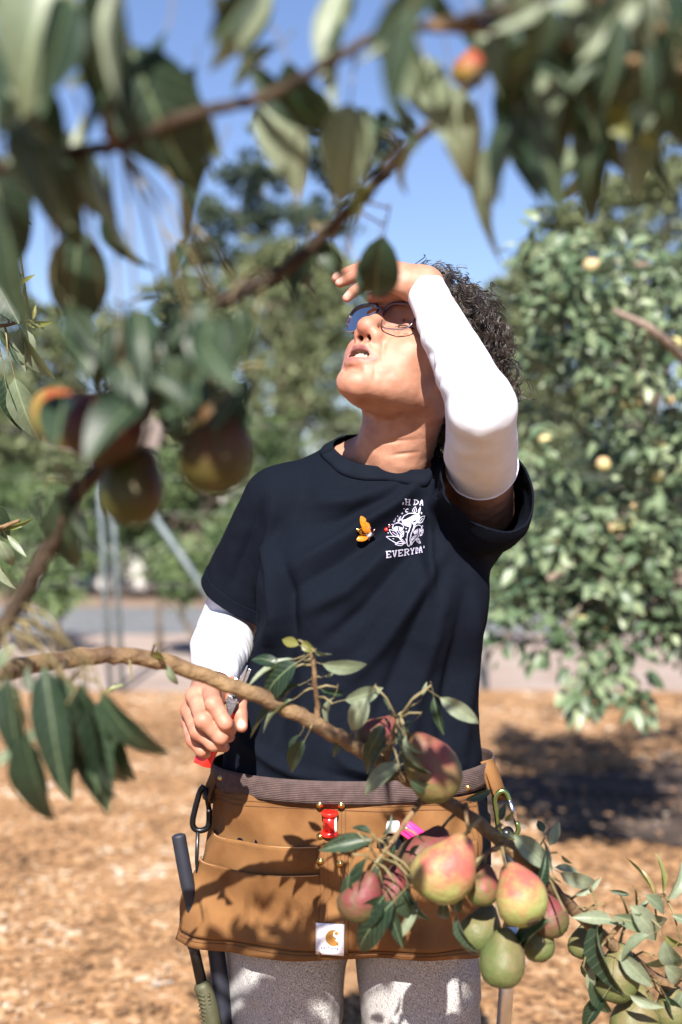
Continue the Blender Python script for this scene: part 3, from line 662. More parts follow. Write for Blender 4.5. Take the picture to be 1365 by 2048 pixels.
M_skin = mat('skin', (.335, .158, .102), (.41, .212, .142), scale=55, rough=.54, bump=.12, bump_scale=800, sss=.03, spec=.45)
def skin_masks(m):
    """lips, nails and flushed skin from a per-vertex mask (natural colour, plus shade painted in nostrils and mouth)"""
    nt = m.node_tree; N = nt.nodes.new; L = nt.links.new; b = nt.nodes['Principled BSDF']
    src = b.inputs['Base Color'].links[0].from_socket
    at = N('ShaderNodeAttribute'); at.attribute_name = 'mask'
    sp = N('ShaderNodeSeparateColor'); L(at.outputs['Color'], sp.inputs[0])
    af = N('ShaderNodeAttribute'); af.attribute_name = 'flush'
    mx = N('ShaderNodeMix'); mx.data_type = 'RGBA'; L(af.outputs['Fac'], mx.inputs[0]); L(src, mx.inputs[6]); mx.inputs[7].default_value = rgb(.41, .150, .098); src = mx.outputs[2]
    cols = ((.25, .088, .085), (.56, .31, .25), (.05, .012, .01))
    for ch, c in zip(range(3), cols):
        mx = N('ShaderNodeMix'); mx.data_type = 'RGBA'; L(sp.outputs[ch], mx.inputs[0]); L(src, mx.inputs[6]); mx.inputs[7].default_value = rgb(*c)
        src = mx.outputs[2]
    # freckles and blotches
    n = N('ShaderNodeTexNoise'); n.inputs['Scale'].default_value = 190; n.inputs['Detail'].default_value = 2
    tc = N('ShaderNodeTexCoord'); L(tc.outputs['Object'], n.inputs['Vector'])
    r = N('ShaderNodeValToRGB'); r.color_ramp.elements[0].position = .62; r.color_ramp.elements[1].position = .72
    r.color_ramp.elements[0].color = rgb(0, 0, 0); r.color_ramp.elements[1].color = rgb(.55, .55, .55)
    L(n.outputs['Fac'], r.inputs[0])
    mx = N('ShaderNodeMix'); mx.data_type = 'RGBA'; L(r.outputs[0], mx.inputs[0]); L(src, mx.inputs[6]); mx.inputs[7].default_value = rgb(.42, .17, .10)
    L(mx.outputs[2], b.inputs['Base Color'])
skin_masks(M_skin)

person = empty('person', (.03, 2.05, 0))
tag(person, 'person in navy printed t-shirt shading their eyes with one raised arm, looking up', 'person')

# ---- one continuous body
F_ = Field()
HE = dict(fr=HD)
F_.ell((0, -.012, .030), (.073, .095, .086), .01, **HE)                       # cranium
F_.ell((0, .030, -.024), (.060, .060, .070), .03, **HE)                       # face mass
F_.ell((0, .045, .058), (.056, .042, .046), .03, **HE)                        # forehead
F_.chain([(.050, -.004, -.050), (.037, .035, -.070), (.011, .072, -.092)], [.017, .017, .017], .03, fr=HD, mirror=True)   # jaw
F_.ell((0, .078, -0.0980), (.020, .018, .016), .018, **HE)                      # chin
F_.ell((0, .040, -.074), (.030, .040, .014), .02, **HE)                      # under the chin
F_.ell((.044, .052, -.022), (.023, .024, .021), .022, fr=HD, mirror=True)     # cheekbones
F_.ell((.034, .050, -.050), (.016, .019, .022), .03, fr=HD, mirror=True)      # cheeks
F_.chain([(0, .082, .030), (.025, .080, .034), (.048, .062, .026)], [.010, .010, .009], .016, fr=HD, mirror=True)         # brow
F_.ell((.032, .096, .006), (.018, .016, .0135), .012, op='s', fr=HD, mirror=True)   # eye sockets
F_.ell((.032, .0655, .005), (.0155, .0145, .0135), .004, fr=HD, mirror=True)      # lids over the eyes
F_.chain([(.0195, .0765, .003), (.027, .0815, .0015), (.036, .0815, .0015), (.046, .0745, .003)], .0010, .0015, op='s', fr=HD, mirror=True)   # squinting lid line
F_.chain([(.022, .077, .014), (.033, .0815, .0165), (.046, .073, .012)], .0012, .004, op='s', fr=HD, mirror=True)   # lid crease
F_.chain([(.024, .082, -.008), (.034, .082, -.014), (.046, .073, -.010)], .0012, .006, op='s', fr=HD, mirror=True)     # bag under the eye
F_.chain([(0, .087, .020), (0, .096, .002), (0, .1080, -.022)], [.0085, .0088, .0112], .010, **HE)   # nose bridge to tip
F_.ell((0, .1085, -.0245), (.0130, .0115, .0104), .006, **HE)
F_.ell((.0142, .0965, -.0300), (.0085, .0120, .0088), .006, fr=HD, mirror=True)   # wings of the nose
F_.ell((0, .070, -0.0540), (.030, .028, .032), .02, **HE)                       # muzzle
F_.chain([(.0078, .1025, -.0420), (.0084, .0970, -.0310)], [.0046, .0040], .0018, op='s', fr=HD, mirror=True)          # nostrils
F_.chain([(0, .0995, -0.0515), (.009, .0985, -0.0510), (.024, .0855, -0.0615)], [.0042, .0046, .0026], .004, fr=HD, mirror=True)   # upper lip
F_.chain([(0, .0965, -0.0760), (.011, .0945, -0.0745), (.0245, .0850, -0.0650)], [.0060, .0056, .0026], .005, fr=HD, mirror=True)  # lower lip
F_.chain([(0, .094, -0.0632), (.010, .092, -0.0630), (.0215, .086, -0.0630)], [.0078, .0072, .0022], .0016, op='s', fr=HD, mirror=True)  # open mouth
F_.chain([(0, .082, -0.0632), (.016, .078, -0.0632)], [.0085, .007], .002, op='s', fr=HD, mirror=True)
F_.chain([(-.014, .0925, -0.0865), (0, .0945, -0.0865), (.014, .0925, -0.0865)], .0012, .008, op='s', **HE)            # crease above the chin
F_.chain([(0, .1005, -0.0420), (0, .1005, -0.0490)], .0016, .006, op='s', **HE)                     # philtrum
# ear
earR = np.array([[.97, 0, .25], [0, 1, 0], [-.25, 0, .97]])
F_.ell((.0735, -.002, -.008), (.0075, .0185, .0300), .005, fr=HD, mirror=True)
F_.ell((.0715, .006, -.036), (.0065, .0095, .0115), .006, fr=HD, mirror=True)
F_.ell((.0825, .002, -.008), (.0060, .0090, .0160), .003, op='s', fr=HD, mirror=True)
F_.chain([(.079, .012, .012), (.0815, -.004, .020), (.081, -.018, .002), (.077, -.012, -.022)], .0032, .004, fr=HD, mirror=True)
F_.ell((.073, .015, -.012), (.0045, .0045, .0075), .004, fr=HD, mirror=True)
# neck, throat
NB = np.array([.078, 2.035, 1.300])
F_.chain([HD.out((0, -.030, -.040)), HD.out((0, -.030, -.080)) * .5 + NB * .5 + [0, -.002, .0], NB], [.050, .049, .054], .014)
F_.chain([HD.out((.052, -.028, -.055)), (.098, 1.980, 1.335), (.062, 1.982, 1.290)], [.012, .0125, .009], .02)
F_.chain([HD.out((-.050, -.022, -.060)), (.036, 1.990, 1.330), (.048, 1.982, 1.290)], [.012, .0125, .009], .02)
F_.ell((.050, 1.975, 1.350), (.017, .017, .022), .02)
F_.chain([(-.055, 2.030, 1.292), (.042, 1.988, 1.280)], [.012, .011], .012)       # collar bones
F_.chain([(.058, 1.988, 1.280), (.160, 2.025, 1.285)], [.011, .012], .012)
F_.chain([SH_R + [.01, .015, .0], (.055, 2.05, 1.315), SH_L + [-.02, .02, .0]], [.045, .055, .045], .03)   # shoulders
F_.loft([.80, .90, 1.0, 1.1, 1.2, 1.28], [.016, .016, .02, .035, .045, .05], [2.05] * 6, [.160, .150, .135, .140, .142, .10], [.10, .095, .09, .092, .09, .07], .03)
F_.chain([SH_R, EL_R, WR_R], [.044, .036, .0235], .02)
F_.chain([SH_L, EL_L, WR_L], [.046, .031, .0225], .02)
for s, x in ((-1, -.075), (1, .105)):                                           # legs and feet, inside the trousers
    F_.chain([(x, 2.05, .84), (x, 2.05, .46), (x, 2.07, .09)], [.085, .055, .038], .03)
    F_.chain([(x, 2.07, .055), (x + .015 * s, 1.93, .045)], [.036, .032], .02)
# right hand, closed round the secateurs
def cp(x, y, d): return PA(340 + x / 6.205, 1330 + y / 6.205, d)
RH = {
 'index':  ([cp(500, 310, 1.842), cp(545, 485, 1.797), cp(690, 725, 1.792), cp(752, 800, 1.812)], [.0115, .0108, .0092, .0080]),
 'middle': ([cp(318, 390, 1.842), cp(415, 690, 1.797), cp(635, 895, 1.800), cp(735, 890, 1.826)], [.0118, .0110, .0094, .0078]),
 'ring':   ([cp(245, 560, 1.857), cp(345, 825, 1.815), cp(545, 990, 1.812), cp(670, 1010, 1.832)], [.0110, .0102, .0088, .0076]),
 'pinky':  ([cp(230, 700, 1.872), cp(285, 925, 1.837), cp(395, 1065, 1.830), cp(462, 1115, 1.842)], [.0100, .0090, .0080, .0070]),
 'thumb':  ([cp(760, 300, 1.885), cp(850, 440, 1.872), cp(868, 610, 1.858), cp(893, 765, 1.848)], [.0150, .0115, .0100, .0078]),
}
for nm, (pts, rr) in RH.items():
    if nm != 'thumb': F_.chain([WR_R * .85 + pts[0] * .15, pts[0]], [.019, rr[0] * 1.02], .014)
    else: F_.chain([WR_R, pts[0]], [.018, .015], .015)
for nm, (pts, rr) in RH.items():
    F_.chain(pts, rr, .0022)
    for q, r_ in list(zip(pts, rr))[0:3]:                                          # knuckles
        F_.ell(q + np.array([0, -.0016, .0008]), (r_ * 1.02,) * 3, .004)
F_.ell(cp(470, 560, 1.862), (.020, .022, .034), .015)
# left hand over the brow, palm down
LH = {
 'index':  ([PA(776, 532, 1.905), PA(738, 534, 1.935), PA(712, 545, 1.955), PA(694, 553, 1.968)], [.0105, .0092, .0082, .0070]),
 'middle': ([PA(770, 536, 1.888), PA(726, 535, 1.918), PA(695, 547, 1.935), PA(674, 556, 1.944)], [.0108, .0094, .0084, .0070]),
 'ring':   ([PA(764, 548, 1.876), PA(723, 548, 1.900), PA(698, 558, 1.915), PA(680, 566, 1.922)], [.0105, .0090, .0080, .0068]),
 'pinky':  ([PA(765, 566, 1.868), PA(730, 570, 1.880), PA(708, 583, 1.888), PA(695, 596, 1.892)], [.0098, .0084, .0074, .0064]),
 'thumb':  ([PA(800, 590, 1.915), PA(775, 596, 1.925), PA(752, 596, 1.93), PA(738, 594, 1.932)], [.012, .0105, .0090, .0070]),
}
for nm, (pts, rr) in LH.items():
    F_.chain([WR_L, pts[0]], [.018, rr[0]], .014)
for nm, (pts, rr) in LH.items(): F_.chain(pts, rr, .0025)
BX = axis((-.30, -.235, .006), (-.235, -.12, .0019), (-.12, -.03, .004), (-.03, .22, .0017), (.22, .31, .004))
BY = axis((1.68, 1.77, .004), (1.77, 2.0, .0018), (2.0, 2.24, .0040))
BZ = axis((0, .88, .009), (.88, 1.03, .0018), (1.03, 1.27, .005), (1.27, 1.60, .0017), (1.60, 1.64, .004))
V, Q = surface(F_, BX, BY, BZ)
hl = HD.to(V)
al = np.abs(hl[:, 0])
def seg(points, rad):
    d = None
    q = np.stack([al, hl[:, 1], hl[:, 2]], 1)
    for a, b in zip(points[:-1], points[1:]):
        e, _ = segdist(q, a, b); d = e if d is None else np.minimum(d, e)
    return np.clip(1 - (d / rad), 0, 1)
sm = lambda x: np.clip(x, 0, 1) ** 2 * (3 - 2 * np.clip(x, 0, 1))
lip = np.maximum(sm(seg([(0, .1000, -0.0535), (.009, .0985, -0.0535), (.024, .0865, -0.0620)], .0055) * 2.4),
                 sm(seg([(0, .0985, -0.0760), (.011, .0955, -0.0745), (.0245, .0860, -0.0645)], .0060) * 2.4))
lip *= (hl[:, 1] > .06) * (hl[:, 2] < -.043)
nail = np.zeros(len(V))
for H_ in (RH, LH):
    for nm, (pts, rr) in H_.items():
        d_ = pts[3] - pts[2]; d_ /= np.linalg.norm(d_)
        c_ = pts[3] + np.array([0, -rr[3] * .75, rr[3] * .35]) - d_ * .001
        nail = np.maximum(nail, sm((1 - np.linalg.norm(V - c_, axis=1) / .0072) * 3))
dark = np.zeros(len(V))  # shade painted into the nostrils and the open mouth
dark = np.maximum(dark, sm(seg([(.0078, .1010, -.0400), (.0084, .0960, -.0300)], .0058) * 2.0) * .9 * (hl[:, 2] > -.042))
dark = np.maximum(dark, ((al < .020) & (hl[:, 1] < .0885) & (hl[:, 1] > .05) & (np.abs(hl[:, 2] + .0632) < .009)) * .9)
q_ = np.stack([al, hl[:, 1], hl[:, 2]], 1)
flush = np.zeros(len(V))
for c_, r_, a_ in (((0, .118, -.030), .022, .8), ((.042, .070, -.026), .026, .55), ((0, .090, -.095), .022, .5), ((.074, -.01, -.01), .032, .6)):
    flush = np.maximum(flush, a_ * np.exp(-(np.linalg.norm(q_ - np.array(c_), axis=1) / r_) ** 2))
for H_ in (RH, LH):
    for nm, (pts, rr) in H_.items():
        for q0 in pts: flush = np.maximum(flush, .75 * np.exp(-(np.linalg.norm(V - q0, axis=1) / (rr[0] * 1.35)) ** 2))
flush = np.clip(flush + (vnoise(V * 85) - .5) * .5 * (flush > .02), 0, 1)
# wrinkles: crow's feet, neck lines, knuckle folds
Nn = normals(V, Q)
dv = np.zeros(len(V))
for a_, b_ in [((.050, .068, .004), (.070, .035, .016)), ((.051, .068, .0), (.073, .033, .004)), ((.051, .067, -.004), (.073, .035, -.008)), ((.050, .067, -.009), (.070, .038, -.021)), ((.047, .070, -.014), (.064, .045, -.034))]:
    e, t_ = segdist(q_, a_, b_); dv -= .0018 * np.exp(-(e / .0017) ** 2) * np.sin(np.pi * np.clip(t_, .08, 1))
for pts_, am_, wd_ in (([(.019, .0950, -.026), (.0265, .088, -.040), (.032, .080, -.056), (.034, .074, -.068)], .0026, .0030), ([(.0285, .084, -.068), (.031, .077, -.082), (.031, .070, -.094)], .0017, .0024),
                       ([(.0, .0975, -.0900), (.010, .0955, -.0895), (.020, .090, -.0860)], .0020, .0028), ([(.024, .087, -.014), (.036, .080, -.020), (.050, .066, -.020)], .0016, .0020), ([(.026, .086, -.019), (.038, .077, -.027), (.052, .062, -.030)], .0012, .0020),
                       ([(.040, .072, -.040), (.046, .062, -.056), (.047, .052, -.072)], .0014, .0024), ([(.0, .1010, -.0455), (.0, .0995, -.0500)], .0010, .0022), ([(.048, .060, -.046), (.054, .049, -.060)], .0010, .0020),
                       ([(.010, .098, -.049), (.011, .0965, -.053)], .0008, .0012), ([(.016, .095, -.049), (.018, .092, -.054)], .0008, .0012)):
    best = np.full(len(V), 9.); pg = np.zeros(len(V))
    for i_ in range(len(pts_) - 1):
        e, t_ = segdist(q_ * [1, .3, 1], np.array(pts_[i_]) * [1, .3, 1], np.array(pts_[i_ + 1]) * [1, .3, 1]); m_ = e < best; best = np.where(m_, e, best); pg = np.where(m_, (i_ + t_) / (len(pts_) - 1), pg)
    dv -= am_ * np.exp(-(best / wd_) ** 2) * np.sin(np.pi * np.clip(pg, .12, .95)) ** .7 * (hl[:, 1] > .035)
for h_ in (.045, .052, .060):
    e = np.abs(hl[:, 2] - h_ - .004 * np.cos(hl[:, 0] * 60)); dv -= .0008 * np.exp(-(e / .0015) ** 2) * (al < .04) * (hl[:, 1] > .05)
for a_, b_ in [((.10, 1.94, 1.375), (.02, 1.93, 1.372)), ((.12, 1.95, 1.350), (.03, 1.93, 1.343)), ((.05, 1.93, 1.325), (.11, 1.95, 1.332)), ((.115, 1.93, 1.395), (.05, 1.90, 1.40))]:
    e, t_ = segdist(V, a_, b_); e = np.linalg.norm((V - (np.array(a_) + t_[:, None] * (np.array(b_) - np.array(a_)))) * [1, .15, 1], axis=1)
    dv -= .0019 * np.exp(-(e / .0024) ** 2) * np.sin(np.pi * np.clip(t_, .02, 1))
dv += ((vnoise(V * 260) - .5) * .0003 + (vnoise(V * 90) - .5) * .0013) * (V[:, 2] > .85)
V = V + Nn * dv[:, None]
me = quad_mesh('body', V, Q, M_skin)
ca = me.color_attributes.new('mask', 'FLOAT_COLOR', 'POINT')
ca.data.foreach_set('color', np.stack([lip, nail, dark, np.ones(len(V))], 1).astype(np.float32).ravel())
fa = me.attributes.new('flush', 'FLOAT', 'POINT'); fa.data.foreach_set('value', flush.astype(np.float32))
body = link('body', me, person)

# ---- teeth, brows, lashes
M_tooth = mat('tooth enamel', (.50, .42, .30), rough=.25)
mb = MB()
for i in range(-4, 4):
    a = (i + .5) * .0054; f0 = .0905 - 22 * a * a; wd = .0050 - abs(a) * .05
    c = HD.w(a, f0, -.0598); R_ = Matrix(np.array([HD.R[0], HD.R[1], HD.R[2]]).T.tolist())
    mb.box(c, wd, .004, .0098 - abs(a) * .06, R_)
mb.build('teeth', M_tooth, person, bevel=.0008)
M_tongue = mat('mouth lining', (.25, .05, .05), rough=.4)
M_hair = mat('dark hair', (.016, .011, .009), (.045, .032, .025), scale=60, rough=.38, spec=.5)
M_hair2 = mat('grey hair strands', (.085, .070, .058), (.15, .13, .11), scale=60, rough=.4)
rnd = random.Random(11)
mb = MB()
for s in (-1, 1):
    for i in range(46):
        t = rnd.random(); l0 = .013 + t * .036
        f0 = .0925 - 14 * (l0 - .012) ** 2 + .0005; u0 = .030 + .006 * math.sin(t * 2.6) + rnd.uniform(-.0025, .0025)
        a = HD.w(s * l0, f0 - .004, u0); b = HD.w(s * (l0 + rnd.uniform(.004, .008)), f0 - .0015 + .002, u0 + rnd.uniform(0, .005))
        mb.tube([a, (a + b) / 2 + Vector((0, -.0006, 0)), b], [.00030, .00028, .0001], 3)
mb.build('eyebrows', M_hair, person)
mb = MB()
for s in (-1, 1):
    mb.tube([HD.w(s * x, f, u) for x, f, u in ((.0195, .0775, .003), (.027, .0828, .0012), (.036, .0828, .0012), (.047, .0752, .002))], .0009, 5)
    for i in range(18):
        t = i / 17; l0 = .020 + .027 * t; f0 = .0828 - 28 * (l0 - .032) ** 2
        a = HD.w(s * l0, f0, .0012); mb.tube([a, HD.w(s * (l0 + .002 * (t - .3)), f0 + .005, -.003)], [.0003, .0001], 3)
mb.build('eyelashes', M_hair, person)

# ---- hair: scalp cap and curls
def on_head(th, ph, k=1.0):
    """direction -> point on the cranium"""
    d = np.array([math.sin(th) * math.cos(ph), math.sin(th) * math.sin(ph), math.cos(th)])
    return np.array([0, -.012, .030]) + d * np.array([.0765, .0985, .0895]) * k, d
def hairline(q):
    l_, f_, u_ = q
    return (u_ > .072 - max(0, -f_ - .0) * 2.2 and f_ < .064) or (f_ < -.018 and u_ > -.008) or (f_ < .045 and u_ > .045)
mb = MB()
nth, nph = 22, 40
for i in range(nth):
    for j in range(nph):
        cn = [on_head(math.pi * .8 * a / nth, 2 * math.pi * b / nph, 1.0)[0] for a, b in ((i, j), (i + 1, j), (i + 1, j + 1), (i, j + 1))]
        if all(hairline(c) for c in cn): mb.add([HD.out(c) for c in cn], [(0, 1, 2, 3)])
curl_pts = []
tries = 0
while len(curl_pts) < 2800 and tries < 20000:
    tries += 1
    th = math.acos(rnd.uniform(-.75, 1)); ph = rnd.uniform(0, 2 * math.pi)
    q, d = on_head(th, ph)
    if not hairline(q): continue
    p0 = Vector(HD.out(q)); n = Vector(np.array(d) @ HD.R).normalized()
    L_ = rnd.uniform(.040, .068) * (1.0 if rnd.random() > .12 else 1.35)
    ax = (n * 1.0 + Vector((rnd.gauss(0, .45), rnd.gauss(0, .45), rnd.gauss(0, .45)))).normalized()
    side = ax.orthogonal().normalized(); s2 = ax.cross(side)
    rr = rnd.uniform(.0055, .0125); turns = rnd.uniform(1.3, 2.4); ph0 = rnd.uniform(0, 6.28); hand = rnd.choice((-1, 1))
    drop = rnd.uniform(.0, .6); n_ = 30; grey = rnd.random() < .22
    for lock in range(4):                                            # a few strands make one lock
        jit = Vector((rnd.gauss(0, .0007), rnd.gauss(0, .0007), rnd.gauss(0, .0007))); pj = ph0 + rnd.gauss(0, .07); rj = rr * rnd.uniform(.94, 1.06); Lj = L_ * rnd.uniform(.92, 1.06); pts = []
        for k in range(n_):
            t = k / (n_ - 1); g = min(1, t * 3.2); a = pj + hand * turns * 6.283 * t ** 1.15
            lean = Vector((.35, .15, -.9)) * (drop * L_ * t * t * .55)
            pts.append(p0 + jit * (1 + t) + ax * (Lj * (t - .25 * t * t)) + lean + (side * (math.cos(a) - math.cos(ph0)) + s2 * (math.sin(a) - math.sin(ph0))) * rj * g)
        curl_pts.append((pts, rnd.uniform(.00030, .00062), 1 if grey and lock < 3 else 0))
for pts, r_, mi in curl_pts: mb.tube(pts, [r_] * (len(pts) - 1) + [r_ * .4], 3, mi, caps=False)
for k in range(7):                                                   # loose locks over the forehead
    p0 = HD.w(rnd.uniform(-.01, .05), .074, .068); pts = []
    ph0 = rnd.uniform(0, 6); rr = rnd.uniform(.006, .010)
    for i in range(24):
        t = i / 23; a = ph0 + 6.5 * t
        pts.append(p0 + Vector(HD.R[1]) * (.02 * math.sin(t * 3)) - Vector(HD.R[2]) * .045 * t + (Vector(HD.R[0]) * math.cos(a) + Vector(HD.R[2]) * math.sin(a)) * rr * min(1, t * 3))
    mb.tube(pts, .0004, 3, 0, caps=False)
mb.build('hair', [M_hair, M_hair2], person)

# ---- t-shirt
def fabric(name, c1, c2, weave=900, bump=.15, rough=.9, sheen=0, spec=.04, nscale=40):
    m = mat(name, c1, c2, scale=nscale, rough=rough, spec=spec, sheen=sheen)
    nt = m.node_tree; N = nt.nodes.new; L = nt.links.new; b = nt.nodes['Principled BSDF']
    tc = N('ShaderNodeTexCoord'); n = N('ShaderNodeTexNoise'); n.inputs['Scale'].default_value = weave; n.inputs['Detail'].default_value = 2
    n.inputs['Roughness'].default_value = .7
    L(tc.outputs['Object'], n.inputs['Vector']); bp = N('ShaderNodeBump'); bp.inputs['Strength'].default_value = bump; bp.inputs['Distance'].default_value = .004
    L(n.outputs['Fac'], bp.inputs['Height']); L(bp.outputs[0], b.inputs['Normal'])
    return m
M_navy = fabric('navy jersey', (.0046, .0062, .0108), (.0058, .0076, .0130), 700, .25, sheen=.0, nscale=420)
M_rib = fabric('navy rib knit', (.0056, .0074, .0126), (.0070, .0090, .0150), 900, .3, sheen=.0)
F_ = Field()
F_.loft([.735, .80, .88, .95, 1.03, 1.12, 1.20, 1.26, 1.30],
        [.018, .018, .016, .020, .032, .046, .050, .052, .055], [2.045, 2.042, 2.040, 2.040, 2.040, 2.042, 2.045, 2.05, 2.05],
        [.196, .193, .188, .177, .166, .158, .158, .138, .105], [.140, .138, .132, .128, .128, .130, .122, .098, .075], .03, e=2.25)
F_.ell((.050, 1.990, 1.262), (.100, .048, .045), .04)
F_.ell((-.030, 1.965, 1.135), (.075, .050, .070), .06); F_.ell((.115, 1.965, 1.135), (.075, .050, .070), .06)
F_.chain([SH_R + [.012, .015, -.006], (.010, 2.045, 1.302), (.095, 2.050, 1.305), SH_L + [-.03, .02, -.004]], [.050, .052, .052, .056], .045)
SR_END = SH_R * .26 + EL_R * .74
F_.chain([SH_R, SR_END + (EL_R - SH_R) * .10], [.056, .064], .018)
up_l = (EL_L - SH_L) / np.linalg.norm(EL_L - SH_L)
SL_C = np.array([.203, 1.900, 1.284])
F_.chain([SH_L + [-.012, .0, -.012], SL_C + up_l * .06], [.062, .064], .04)
F_.ell(SL_C + [.0, .02, -.034], (.050, .05, .055), .03)
TX, TY, TZ = axis((-.30, .34, .0036)), axis((1.78, 2.24, .0036)), axis((.72, 1.40, .0036))
V, Q = surface(F_, TX, TY, TZ)
V = relax(V, Q, 2)
N_ = normals(V, Q)
front = np.clip(-N_[:, 1], 0, 1)
fold = np.zeros(len(V))
xz = V * [1, 0, 1]
def FX(px, py, d=1.925): p = P(px, py, d); return (p.x, 0, p.z)
def crease(path, width, amp, asym=0.0):
    """raised (amp>0) or sunken fold along a pixel path on the front of the shirt"""
    global fold
    best = np.full(len(V), 9.); prog = np.zeros(len(V)); n = len(path) - 1
    for i in range(n):
        e, t = segdist(xz, FX(*path[i]), FX(*path[i + 1]))
        m = e < best; best = np.where(m, e, best); prog = np.where(m, (i + t) / n, prog)
    tap = np.clip(np.sin(np.pi * np.clip(prog, .02, .98)), 0, 1) ** .6
    fold = fold + 2.2 * amp * np.exp(-(best / width) ** 2) * tap * (front > .1)
# diagonal pulls from the raised arm down towards the other hip
crease([(905, 905), (800, 1000), (690, 1075), (560, 1150)], .010, .0062)
crease([(890, 950), (790, 1045), (680, 1125), (570, 1190)], .010, -.0055)
crease([(900, 985), (800, 1085), (690, 1180), (600, 1225)], .011, .0060)
crease([(890, 1040), (800, 1130), (720, 1225), (640, 1290)], .010, -.0050)
crease([(895, 1090), (830, 1190), (760, 1290), (690, 1370)], .012, .0062)
crease([(880, 1140), (830, 1250), (780, 1370), (740, 1470)], .011, -.0048)
crease([(900, 1150), (870, 1260), (830, 1390), (810, 1530)], .012, .0056)
crease([(930, 1180), (915, 1300), (890, 1420), (880, 1540)], .010, -.0045)
crease([(955, 1190), (950, 1300), (935, 1420), (930, 1530)], .010, .0055)
crease([(880, 985), (862, 1040), (855, 1120), (870, 1200)], .006, .0060)
crease([(868, 960), (846, 1020), (838, 1100), (845, 1160)], .006, -.0030)
crease([(860, 925), (780, 975), (700, 1000), (620, 1010)], .009, .0042)
crease([(840, 950), (770, 1000), (680, 1040), (600, 1060)], .008, -.0038)
crease([(530, 1090), (545, 1150), (555, 1230), (548, 1300)], .010, .0080)
crease([(565, 1120), (580, 1190), (585, 1260), (570, 1330)], .010, -.0060)
crease([(545, 1240), (525, 1310), (505, 1390), (480, 1470)], .012, .0080)
crease([(590, 1300), (570, 1390), (550, 1470), (520, 1540)], .013, -.0050)
crease([(620, 1330), (610, 1420), (600, 1500), (590, 1560)], .015, .0045)
crease([(528, 1090), (522, 1140), (518, 1200), (518, 1262)], .006, -.0065)
crease([(520, 990), (500, 1060), (470, 1130), (450, 1190)], .008, -.0035)
crease([(545, 1000), (535, 1080), (515, 1150), (500, 1220)], .008, .0045)
crease([(660, 1500), (700, 1530), (760, 1545), (830, 1545)], .007, .0040)
crease([(640, 1535), (700, 1558), (770, 1570), (840, 1565)], .006, -.0035)
crease([(480, 1490), (530, 1520), (590, 1545), (640, 1555)], .008, .0055)
wrp = V + .03 * np.stack([vnoise(V * 9 + 3), vnoise(V * 9 + 11), vnoise(V * 9 + 23)], 1)
fold += (vnoise(wrp * [34, 34, 14]) - .5) * .0050 + (vnoise(wrp * 60) - .5) * .0020
cuffR = np.linalg.norm(V - SR_END, axis=1) < .14
fold += np.where(V[:, 2] < .82, (vnoise(V * [45, 45, 6]) - .5) * .012, 0)
fold *= np.clip((1.315 - V[:, 2] + .25 * np.abs(V[:, 0] - .05)) / .06, .08, 1)
V = V + N_ * fold[:, None]
V = relax(V, Q, 1, .35)
# open the neck, the sleeve ends and the bottom
bm = bmesh.new()
bv = [bm.verts.new(v) for v in V.tolist()]
for q in Q.tolist():
    try: bm.faces.new([bv[i] for i in q])
    except ValueError: pass
def cut(point, nrm, region):
    """remove what lies beyond the plane, only inside region(co)"""
    fs = [f for f in bm.faces if region(f.calc_center_median())]
    geom = fs + list({e for f in fs for e in f.edges}) + list({v for f in fs for v in f.verts})
    bmesh.ops.bisect_plane(bm, geom=geom, plane_co=point, plane_no=nrm, dist=1e-6)
    nv = Vector(nrm); pv = Vector(point)
    dead = [f for f in bm.faces if (f.calc_center_median() - pv).dot(nv) > 0 and region(f.calc_center_median())]
    bmesh.ops.delete(bm, geom=dead, context='FACES')
COL_P, COL_N = Vector((.050, 1.985, 1.3185)), Vector((.05, -.47, .88)).normalized()
cut(COL_P, COL_N, lambda c: -.06 < c.x < .128 and c.z > 1.24 and c.y > 1.86)
aR = Vector(((EL_R - SH_R) / np.linalg.norm(EL_R - SH_R)).tolist()); hR = (aR + Vector((-.10, -.10, -.05))).normalized()
cut(Vector(SR_END.tolist()), hR, lambda c: (c - Vector(SR_END.tolist())).length < .13 and c.x < -.095)
aL = Vector(up_l.tolist()); hL = (aL + Vector((.50, 0, .10))).normalized()
cut(Vector(SL_C.tolist()), hL, lambda c: (c - Vector(SL_C.tolist())).length < .150 and c.x > .128 and c.y < 1.965)
cut((0, 0, .748), (0, 0, -1), lambda c: c.z < .80)
loose = [v for v in bm.verts if not v.link_faces]; bmesh.ops.delete(bm, geom=loose, context='VERTS')
bm.normal_update()
shirt_faces = [[tuple(v.co) for v in f.verts] for f in bm.faces]
me = bpy.data.meshes.new('t_shirt'); bm.to_mesh(me); me.materials.append(M_navy)
me.polygons.foreach_set('use_smooth', [True] * len(me.polygons))
SHIRT = BVHTree.FromBMesh(bm)
# band pieces lying on the shirt next to an opening: collar rib and sleeve hems
def band(name, point, nrm, width, region, off, m, parent):
    b2 = bm.copy(); pv = Vector(point); nv = Vector(nrm)
    bmesh.ops.bisect_plane(b2, geom=list({g for f in b2.faces if region(f.calc_center_median()) for g in [f] + list(f.edges) + list(f.verts)}), plane_co=pv - nv * width, plane_no=nv, dist=1e-6)
    dead = [f for f in b2.faces if not (region(f.calc_center_median()) and -width - 1e-5 < (f.calc_center_median() - pv).dot(nv) < .004)]
    bmesh.ops.delete(b2, geom=dead, context='FACES')
    b2.normal_update()
    for v in b2.verts: v.co += v.normal * off
    me2 = bpy.data.meshes.new(name); b2.to_mesh(me2); b2.free(); me2.materials.append(m)
    me2.polygons.foreach_set('use_smooth', [True] * len(me2.polygons))
    o = link(name, me2, parent); md = o.modifiers.new('thickness', 'SOLIDIFY'); md.thickness = .0022; md.offset = -1
    return o
